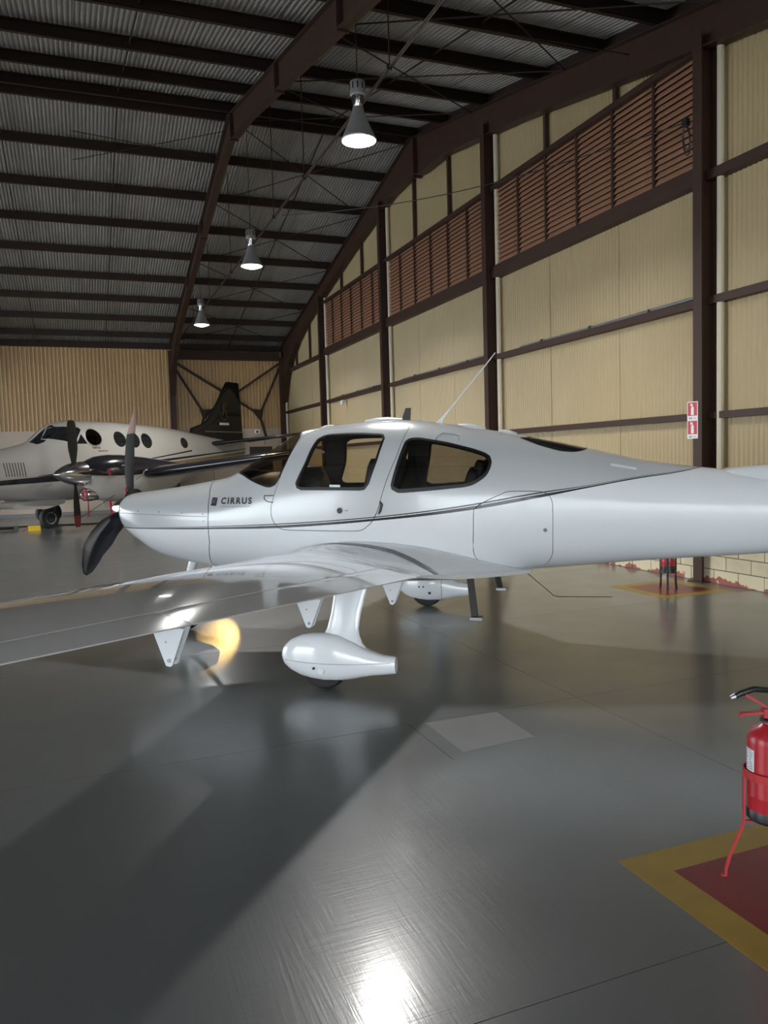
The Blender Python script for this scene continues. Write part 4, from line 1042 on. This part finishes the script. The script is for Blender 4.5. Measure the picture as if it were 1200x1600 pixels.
for i, (cx, cz, w, h) in enumerate(ov[:1]):
    ring_strip(F2, oval(cx, cz, w + .012, h + .012), .022, 'window_rim', 'galv' if i == 0 else 'ink_grey', tw, off=.004)
for P, nm in ((sw, 'cockpit_window_frame'),): ring_strip(F2, P, -.035, nm, 'grey_paint', tw, off=.006)
m = MB()
for a, b in (((-.40, .30), (-.10, .50)), ((-.36, .42), (-.08, .54))):
    m.tube([F2.pt(lerp(a[0], b[0], t), -lerp(a[1], b[1], t), .02) for t in (0, .5, 1)], .012, 6)
m.obj('wiper', 'black', tw)
m = MB()
for k in range(8): x = -1.62 + k * .075; m.tube([F2.side(x, 1.50, .006), F2.side(x - .02, 1.72, .006), F2.side(x - .02, 1.86, .006)], .010, 5)
m.obj('nose_grille', 'step', tw, kind='stuff')
m = MB()
for x0, z0, w, h in ((1.02, 2.21, .28, .07), (1.20, 2.13, .34, .045)):
    p = []; n = 14
    for k in range(n + 1): p.append(F2.side(x0 + w * k / n, z0 + h * (.5 + .5 * math.sin(k * 2.3)), .006))
    m.tube(p, .008, 4)
m.obj('red_script', mat('faded_red_print', (.30, .09, .08), .5), tw)
patch(F2, [(-.6, 1.20), (-.35, 1.22), (-.35, 1.34), (-.38, 1.34), (-.38, 1.25), (-.6, 1.23)], 'panel_seam', 'ink_grey', tw, off=.004)
# engines
NAC = [(-.52, .30, .26), (-.40, .33, .32), (-.15, .43, .40), (.28, .49, .46), (.83, .48, .48), (1.5, .41, .45), (2.2, .33, .36), (2.9, .24, .26), (3.4, .10, .10)]
for s in (-1, 1):
    yc = s * 2.1; ez = 1.53
    up, lo = [], []
    for x, h, w in NAC:
        wz_ = w
        up.append([(x, yc + (wz_ + .012) * math.cos(a), ez + (h if a > 0 and a < PI else .45 * h) * math.sin(a)) for a in [-.35 + (PI + .7) * k / 18 for k in range(19)]])
        zb = interp([(-.55, 1.30), (-.4, 1.20), (0, 1.05), (1, 1.0), (2, 1.1), (3.4, 1.45)], x) 
    low = []
    for x, zb, w, zt in ((-.42, 1.30, .20, 1.53), (-.30, .96, .26, 1.53), (-.1, .82, .36, 1.53), (.5, .745, .44, 1.53), (1.2, .745, .46, 1.53), (2.0, .80, .40, 1.53), (2.7, 1.02, .28, 1.53), (3.3, 1.38, .10, 1.52)):
        low.append([(x, yc + w * math.cos(a), zt + (zt - zb) * math.sin(a) * (abs(math.sin(a)) ** -.25 if abs(math.sin(a)) > .01 else 1)) for a in [-PI * k / 16 for k in range(17)]])
    n = MB().loft(up).obj('engine_nacelle', 'black_gloss', tw, smooth=True, ang=60)
    MB().loft(low).obj('nacelle_underside', 'grey_paint', tw, smooth=True, ang=60)
    MB().lathe([(.0, -1.38), (.03, -1.36), (.10, -1.27), (.20, -1.08), (.27, -.88), (.305, -.70), (.32, -.50), (.24, -.48)], 28, (0, yc, ez), 'x', caps=False).obj('spinner', 'bright', tw, smooth=True)
    MB().lathe([(.14, -.46), (.155, -.48), (.175, -.46), (.185, -.30), (.17, -.10)], 24, (0, yc, .985), 'x', caps=False).obj('intake_ring', 'bright', n, smooth=True)
    m = MB(); m.lathe([(.001, -.445), (.14, -.45)], 24, (0, yc, .985), 'x', caps=False); m.tube([(-.47, yc + .09 * math.cos(a), .985 + .09 * math.sin(a)) for a in [2 * PI * k / 16 for k in range(17)]], .016, 6)
    m.obj('intake_plug', mat('faded_pink_plug', (.42, .10, .12), .6), n)
    MB().tube([(.25, yc - s * .0 - .44, 1.58), (.05, yc - .54, 1.57), (-.12, yc - .58, 1.56)], [.09, .10, .085], 14).obj('exhaust_stub', 'step', n, smooth=True)
    MB().lathe([(.085, -.125), (.001, -.128)], 16, (0, yc - .58, 1.56), 'x', caps=False).obj('exhaust_cover', 'streamer', n)
    MB().prism([(.05, yc - .03, .78), (.35, yc - .03, .76), (.30, yc - .03, .62), (.16, yc - .03, .60)], (0, .06, 0)).obj('drain_scoop', 'grey_paint', n)
    if s == -1: 
        m = MB()
        for k in range(7): m.beam((.42 + k * .05, yc - .462, 1.72), (.45 + k * .05, yc - .462, 1.72), .004, .035)
        m.obj('nacelle_lettering', 'grey_paint', n, kind='stuff')
    for k in range(4):
        prop_blade('propeller_blade', tw, (-.74, yc, ez), PI / 2 * k + .02, 1.38, .16, [(0, .10), (.15, .14), (.4, .25), (.75, .27), (.95, .22), (1, .16)], [(0, 60), (.5, 74), (1, 80)], [(0, 0), (1, 0)], 'prop_grey', 'tip_red' if k in (1, 2, 3) else 'prop_grey', .80)
    # wing outboard of the nacelle, with black boot
    wg = MB().loft([ring((lerp(.95, 1.55, (y - .5) / 7.1), s * y, 1.29 + .088 * (y - .5)), (lerp(3.1, 2.75, (y - .5) / 7.1), s * y, 1.31 + .084 * (y - .5)), .17) for y in (.5, 2.1, 3.2, 5, 6.6, 7.6)]).obj('wing', 'grey_paint', tw, smooth=True, ang=40)
    bt = []
    for y in (2.62, 3.2, 5, 6.6, 7.55):
        le = Vector((lerp(.95, 1.55, (y - .5) / 7.1), s * y, 1.29 + .088 * (y - .5))); te = Vector((lerp(3.1, 2.75, (y - .5) / 7.1), s * y, 1.31 + .084 * (y - .5)))
        r = ring(le - Vector((.012, 0, 0)), te, .182, 0, .22); bt.append(r)
    MB().loft(bt).obj('deicing_boot', 'black_gloss', wg, smooth=True, ang=50)
    MB().beam((2.6, s * 4.6, 1.60), (3.0, s * 4.6, 1.56), .03, .05).obj('flap_track', 'galv', wg)
    MB().beam((2.7, s * 5.9, 1.73), (3.0, s * 5.9, 1.70), .03, .05).obj('flap_track', 'galv', wg)
    # tailplane
    tp = [(.15, 6.30, 8.0, 2.37), (.8, 6.72, 8.05, 2.44), (2.2, 7.45, 8.25, 2.57), (3.35, 8.05, 8.9, 2.68)]
    st = MB().loft([ring((a, s * y, z), (b, s * y, z), .11, camber=0) for y, a, b, z in tp]).obj('tailplane', 'grey_paint', tw, smooth=True, ang=40)
    MB().loft([ring((a - .012, s * y, z), (b, s * y, z), .125, 0, .14, camber=0) for y, a, b, z in tp[:3] + [(3.2, 7.97, 8.87, 2.665)]]).obj('deicing_boot', 'black_gloss', st, smooth=True, ang=50)
    # main gear
    MB().tube([(1.5, yc, 1.1), (1.55, yc, .5)], .06, 10).obj('gear_leg', 'galv', tw, smooth=True)
    for d in (-.17, .17):
        MB().lathe([(.10, -.08), (.24, -.09), (.30, -.06), (.315, 0), (.30, .06), (.24, .09), (.10, .08)], 24, (1.55, yc + d, .315), 'y').obj('tyre', 'rubber', tw, smooth=True)
# fin and rudder, black
fin([(2.52, 5.55, 8.45, .05), (2.93, 5.72, 8.42, .055), (3.08, 6.25, 8.42, .06), (3.22, 6.52, 8.41, .07), (3.5, 6.78, 8.40, .08), (4.0, 7.16, 8.36, .09), (4.60, 7.58, 8.31, .09), (4.63, 7.66, 8.30, .07)], 'tail_fin', 'black_gloss', tw)
m = MB(); c = Vector((7.28, -.12, 3.62))
e = [(0, -.22), (.02, .1), (.06, .24), (.15, .22), (.16, .1), (.05, .02), (.14, -.08), (.18, -.24), (.24, -.28)]
m.tube([c + Vector((x, 0, z)) for x, z in e], .014, 6); m.tube([c + Vector((x, 0, z)) for x, z in [(-.10, -.12), (-.12, -.28), (.0, -.36), (.14, -.36)]], .010, 6)
m.obj('fin_emblem', 'gold', tw)
MB().box((7.05, -.14, 3.06), (7.55, -.13, 3.14)).obj('fin_flag', 'paper', tw)
MB().box((6.3, -.135, 2.80), (8.3, -.128, 2.83)).obj('fin_pinstripe', 'tan', tw)
# nose gear
MB().tube([(.02, 0, .82), (.0, 0, .55), (0, 0, .36)], [.06, .055, .05], 12).obj('nose_gear_leg', 'galv', tw, smooth=True)
MB().tube([(.10, -.06, .78), (.16, -.09, .60), (.06, -.09, .42)], .018, 6).obj('brake_hose', 'black', tw, smooth=True)
MB().box((-.17, -.05, .52), (-.13, .05, .74)).obj('gear_pin_flag', 'streamer', tw)
wh = MB().lathe([(.10, -.08), (.22, -.09), (.285, -.065), (.30, 0), (.285, .065), (.22, .09), (.10, .08)], 32, (0, 0, .30), 'y').obj('tyre', 'rubber', tw, smooth=True)
MB().lathe([(.001, -.075), (.04, -.078), (.12, -.070), (.165, -.092), (.17, -.05), (.17, .05), (.165, .092), (.12, .07), (.001, .075)], 28, (0, 0, .30), 'y').obj('wheel_hub', 'galv', tw, smooth=True)
MB().prism([(-1.6, -.35, .80), (.35, -.30, .86), (.35, -.30, .80), (.30, -.30, .70), (-.3, -.33, .58), (-1.2, -.33, .62), (-2.0, -.30, .80)], (0, .04, 0)).obj('gear_door', 'grey_paint', tw)
MB().prism([(-1.6, .31, .80), (.35, .27, .86), (.35, .27, .80), (.30, .27, .70), (-.3, .30, .58), (-1.2, .30, .62), (-2.0, .27, .80)], (0, .04, 0)).obj('gear_door', 'grey_paint', tw)
# red streamers and propeller ties
MB().prism([(.12, -2.35, .80), (.19, -2.35, .80), (.22, -2.35, .35), (.15, -2.35, .35)], (0, .006, 0)).obj('warning_streamer', 'streamer', tw)
MB().prism([(-.40, -2.13, .84), (-.37, -2.13, .84), (-.36, -2.13, .40), (-.41, -2.13, .40)], (0, .006, 0)).obj('warning_streamer', 'streamer', tw)
MB().tube([(-.70, -2.1, .36), (-.2, -2.2, .62), (.6, -2.5, 1.15), (1.2, -2.58, 1.5)], .008, 5).obj('propeller_tie', 'black', tw)

for o in list(col.objects):
    if o.parent is None and o.get('kind') == 'structure':
        lab = {'floor': ('glossy grey epoxy hangar floor with saw joints', 'floor'), 'ground': ('pale concrete apron outside the open hangar doors', 'ground'), 'wall_right': ('cream corrugated gable wall with brown columns and rust louvers', 'wall'),
               'wall_far': ('far corrugated cream wall above pale panels behind the twin airplane', 'wall'), 'wall_near': ('unseen cream hangar wall behind the camera, wide doorway assumed for daylight', 'wall'), 'wall_left': ('unseen cream hangar side wall, doorways laid out for daylight', 'wall'),
               'ceiling': ('pitched corrugated metal roof on dark brown purlins and rafters', 'ceiling'), 'door_1': ('dark door in the far wall under the twin airplane tailplane', 'door'), 'baseboard_far': ('grey skirting along the foot of the far wall', 'baseboard')}.get(o.name)
        if lab: o['label'], o['category'] = lab

# ================================================================== SMALL THINGS
def extinguisher(loc, label, rot, group, stand_mat, stand_label, big=True):
    t = tag(empty('fire_extinguisher', loc), label, 'fire extinguisher', group); t.rotation_euler = (0, 0, rot)
    z0 = .235
    MB().lathe([(.001, z0), (.070, z0), (.084, z0 + .012), (.0845, z0 + .045), (.082, z0 + .05)], 32).obj('base_boot', 'black', t, smooth=True)
    MB().lathe([(.0825, z0 + .045), (.0825, z0 + .10), (.0832, z0 + .104), (.0825, z0 + .108), (.0825, z0 + .315), (.080, z0 + .335), (.066, z0 + .362), (.040, z0 + .380), (.026, z0 + .390), (.024, z0 + .402)], 36).obj('cylinder', 'red', t, smooth=True)
    MB().lathe([(.024, z0 + .395), (.036, z0 + .398), (.036, z0 + .406), (.02, z0 + .41), (.018, z0 + .425), (.02, z0 + .455), (.001, z0 + .458)], 20).obj('neck_collar', 'black', t, smooth=True)
    m = MB(); m.box((-.028, -.014, z0 + .412), (.02, .014, z0 + .448)); m.beam((-.02, 0, z0 + .432), (-.112, 0, z0 + .428), .022, .010); m.beam((-.11, 0, z0 + .428), (-.118, 0, z0 + .418), .022, .010)
    m.obj('carry_handle', 'red', t)
    m = MB(); m.beam((-.005, 0, z0 + .448), (-.098, 0, z0 + .507), .024, .010); m.obj('squeeze_lever', 'red', t)
    MB().tube([(-.135, 0, z0 + .498), (-.118, 0, z0 + .508), (-.06, .006, z0 + .524), (.02, .03, z0 + .510), (.09, .05, z0 + .455), (.115, .05, z0 + .36), (.112, .04, z0 + .15), (.10, .03, z0 + .05)], .012, 10).obj('hose', 'black', t, smooth=True)
    MB().tube([(-.152, 0, z0 + .492), (-.135, 0, z0 + .498)], [.009, .013], 10).obj('nozzle', 'galv', t)
    m = MB(); m.tube([(.0, -.016, z0 + .44), (.002, -.03, z0 + .47), (-.002, -.026, z0 + .49), (-.006, -.012, z0 + .46)], .003, 6).obj('pull_pin', 'galv', t)
    MB().lathe([(.001, 0), (.016, .001), (.016, .010), (.001, .011)], 16, (.012, -.032, z0 + .425), 'y').obj('pressure_gauge', 'galv', t)
    def label_(a0, a1, za, zb, m, name, r=.0832):
        mb = MB(); n = 10
        A = [(r * math.cos(lerp(a0, a1, k / n)), r * math.sin(lerp(a0, a1, k / n)), z0 + za) for k in range(n + 1)]; B = [(x, y, z0 + zb) for x, y, _ in A]
        mb.loft([A, B], close=False); return mb.obj(name, m, t, smooth=True)
    label_(math.radians(166), math.radians(204), .205, .292, 'paper', 'white_label')
    mb = MB()
    for k in range(9):
        for q in range(2):
            a = math.radians(169 + q * 17); b = math.radians(169 + q * 17 + random.uniform(7, 14)); z = .212 + k * .009
            A = [(.0836 * math.cos(lerp(a, b, j / 4)), .0836 * math.sin(lerp(a, b, j / 4)), z0 + z) for j in range(5)]; mb.loft([A, [(x, y, zz + .004) for x, y, zz in A]], close=False)
    mb.obj('label_lines', 'ink_grey', t, kind='stuff')
    label_(math.radians(262), math.radians(320), .135, .265, 'yellow', 'yellow_label'); label_(math.radians(266), math.radians(316), .142, .258, 'red', 'yellow_label_field', .0835)
    mb = MB()
    for k in range(8):
        z = .150 + k * .013
        A = [(.0838 * math.cos(math.radians(a)), .0838 * math.sin(math.radians(a)), z0 + z) for a in (268, 276, 284, 292, 300)]; mb.loft([A, [(x, y, zz + .006) for x, y, zz in A]], close=False)
    mb.obj('yellow_label_lines', 'yellow', t, kind='stuff')
    # stand
    s = tag(empty('extinguisher_stand', (loc[0], loc[1], 0)), stand_label, 'stand', 'extinguisher floor stands'); s.rotation_euler = (0, 0, rot)
    m = MB(); n = 36; R = .092
    A = [[(rr * math.cos(2 * PI * k / n), rr * math.sin(2 * PI * k / n), z) for k in range(n)] for rr, z in ((R, .408), (R + .004, .408), (R + .004, .440), (R, .440), (R, .408))]
    m.loft(A, caps=False).obj('hoop', stand_mat, s, smooth=True)
    if not big:
        for k in range(3):
            a = math.radians(206 + 120 * k); c, sn = math.cos(a), math.sin(a)
            MB().tube([(.100 * c, .100 * sn, .44), (.100 * c, .100 * sn, .10), (.108 * c, .108 * sn, .0)], .014, 8).obj('leg', stand_mat, s)
        A = [[(rr * math.cos(2 * PI * k / n), rr * math.sin(2 * PI * k / n), z) for k in range(n)] for rr, z in ((R, .20), (R + .006, .20), (R + .006, .245), (R, .245), (R, .20))]
        MB().loft(A, caps=False).obj('lower_hoop', stand_mat, s, smooth=True)
        return t, s
    for k in range(3):
        a = math.radians(176 + 120 * k); c, sn = math.cos(a), math.sin(a)
        m = MB(); P = [((R + .005) * c, (R + .005) * sn, .44), ((R + .005) * c, (R + .005) * sn, .22), (.150 * c, .150 * sn, .085), (.165 * c, .165 * sn, .03), (.166 * c, .166 * sn, .004), (.182 * c, .182 * sn, .004)]
        for p, q in zip(P, P[1:]): m.beam(p, q, .014, .007, up=(c, sn, .02))
        m.obj('leg', stand_mat, s)
    m = MB()
    for k in range(3):
        a = math.radians(176 + 120 * k); m.beam(((R + .004) * math.cos(a), (R + .004) * math.sin(a), .228), (0, 0, .228), .014, .006)
    m.obj('support_bar', stand_mat, s)
    return t, s
extinguisher((2.465, 2.24, 0), 'large red fire extinguisher with white label, cropped by the picture edge', math.radians(-22), 'fire extinguishers on floor markings', 'red_frame', 'red steel stand holding the large cropped fire extinguisher on yellow-edged red paint')
extinguisher((6.68, 7.60, 0), 'small distant red fire extinguisher on marking beneath the white tail', math.radians(20), 'fire extinguishers on floor markings', 'black', 'black three-legged stand holding the small distant extinguisher beneath the white tail', big=False)

def sign(z, label, strip_side):
    t = tag(empty('extinguisher_sign', (7.322, 7.875, z)), label, 'sign', 'fire extinguisher signs on the column')
    MB().box((0, -.092, -.118), (.005, .092, .118)).obj('plate', 'paper', t)
    MB().box((-.001, -.080, -.062), (.0, .080, .108)).obj('red_field', 'sign_red', t)
    pic = [(-.024, -.052), (.024, -.052), (.024, .038), (.018, .052), (.010, .058), (.010, .066), (-.020, .076), (-.020, .084), (.012, .088), (.018, .080), (.024, .068), (.034, .050), (.040, .052), (.028, .078), (.014, .094), (-.010, .094), (-.010, .058), (-.018, .052), (-.024, .038)]
    MB().prism([(-.0022, -y * 1.0, z_) for y, z_ in [(-.024, -.052), (.024, -.052), (.024, .040), (.012, .056), (-.012, .056), (-.024, .040)]], (.001, 0, 0)).obj('pictogram', 'paper', t)
    m = MB(); m.prism([(-.0022, y, z_) for y, z_ in [(-.010, .056), (.010, .056), (.010, .072), (-.010, .072)]], (.001, 0, 0)); m.beam((-.0017, .0, .078), (-.0017, .040, .068), .001, .012, up=(0, 0, 1)); m.beam((-.0017, -.004, .083), (-.0017, .036, .090), .001, .010, up=(0, 0, 1)); m.obj('pictogram_handle', 'paper', t)
    m = MB()
    for a, b in ((.060, .034), (.026, .008)): m.box((-.001, a, -.105), (0, b, -.080))
    m.obj('footer_mark', 'ink_grey', t)
    MB().box((-.001, -.07, -.096), (0, -.01, -.090)).obj('footer_line', 'streamer', t)
sign(2.195, 'upper red fire extinguisher sign on the brown column', 1)
sign(1.960, 'lower red fire extinguisher sign on the brown column', 1)

t = tag(empty('wall_light', (7.47, 22.35, 3.44)), 'small white bulkhead light under the girt on the cream wall', 'lamp')
MB().box((-.05, -.045, -.02), (.02, .045, .05)).obj('bracket', 'white_metal', t)
MB().lathe([(.035, .0), (.045, -.04), (.043, -.10), (.03, -.13), (.001, -.135)], 18, (-.05, 0, .03)).obj('globe', 'paper', t, smooth=True)
MB().tube([(.0, 0, .08), (.0, .1, .09), (.02, .3, .09)], .01, 6).obj('cable', 'black', t)
t = tag(empty('security_camera', (6.42, 29.72, 2.86)), 'small white security camera on the far wall right of the black fin', 'camera')
MB().box((-.10, -.10, -.07), (.08, .05, .09)).obj('housing', 'white_metal', t); MB().lathe([(.04, -.13), (.045, -.10), (.001, -.099)], 14, (-.03, 0, 0), 'y').obj('lens', 'black', t)
MB().beam((0, .04, .03), (0, .215, .03), .04, .03).obj('bracket', 'galv', t)
t = tag(empty('wheel_chock', (-1.25, 23.32, 0)), 'yellow wheel chock in front of the twin airplane nose wheel', 'chock'); t.rotation_euler = (0, 0, .2)
MB().prism([(-.15, -.08, 0), (.15, -.08, 0), (.15, -.04, .13), (-.15, -.04, .13)], (0, .14, 0)).obj('block', 'chock', t)
MB().tube([(-.15, 0, .06), (-.26, -.02, .03), (-.32, -.03, .012)], .010, 6).obj('rope', 'streamer', t)
t = tag(empty('power_cable', (0, 24.9, 0)), 'long black cable lying on the floor behind the nose wheel', 'cable')
MB().tube([(-4.5, -.3, .016), (-3, .0, .016), (-1.6, .1, .016), (-.2, -.15, .016), (.8, -.25, .016), (2.0, .15, .016), (3.6, .05, .016), (5.5, .4, .016)], .016, 8).obj('cord', 'black', t, smooth=True)
t = tag(empty('tow_bar', (-2.35, 23.9, 0)), 'black tow bar on the floor at the far left', 'tow bar')
MB().tube([(-.9, -.05, .06), (.55, .06, .06)], .045, 10).obj('shaft', 'black', t); MB().lathe([(.02, -.05), (.06, -.05), (.06, .05), (.02, .05)], 14, (.6, .06, .06), 'y').obj('head', 'black', t)
t = tag(empty('hanging_hose', (-2.2, 24.6, 1.0)), 'thin dark hose hanging below the twin airplane nose', 'hose')
MB().tube([(-.9, 0, .0), (-.4, 0, -.42), (0, 0, -.45), (.35, .02, -.33), (.75, .03, -.05)], .010, 6).obj('hose', 'black', t, smooth=True)
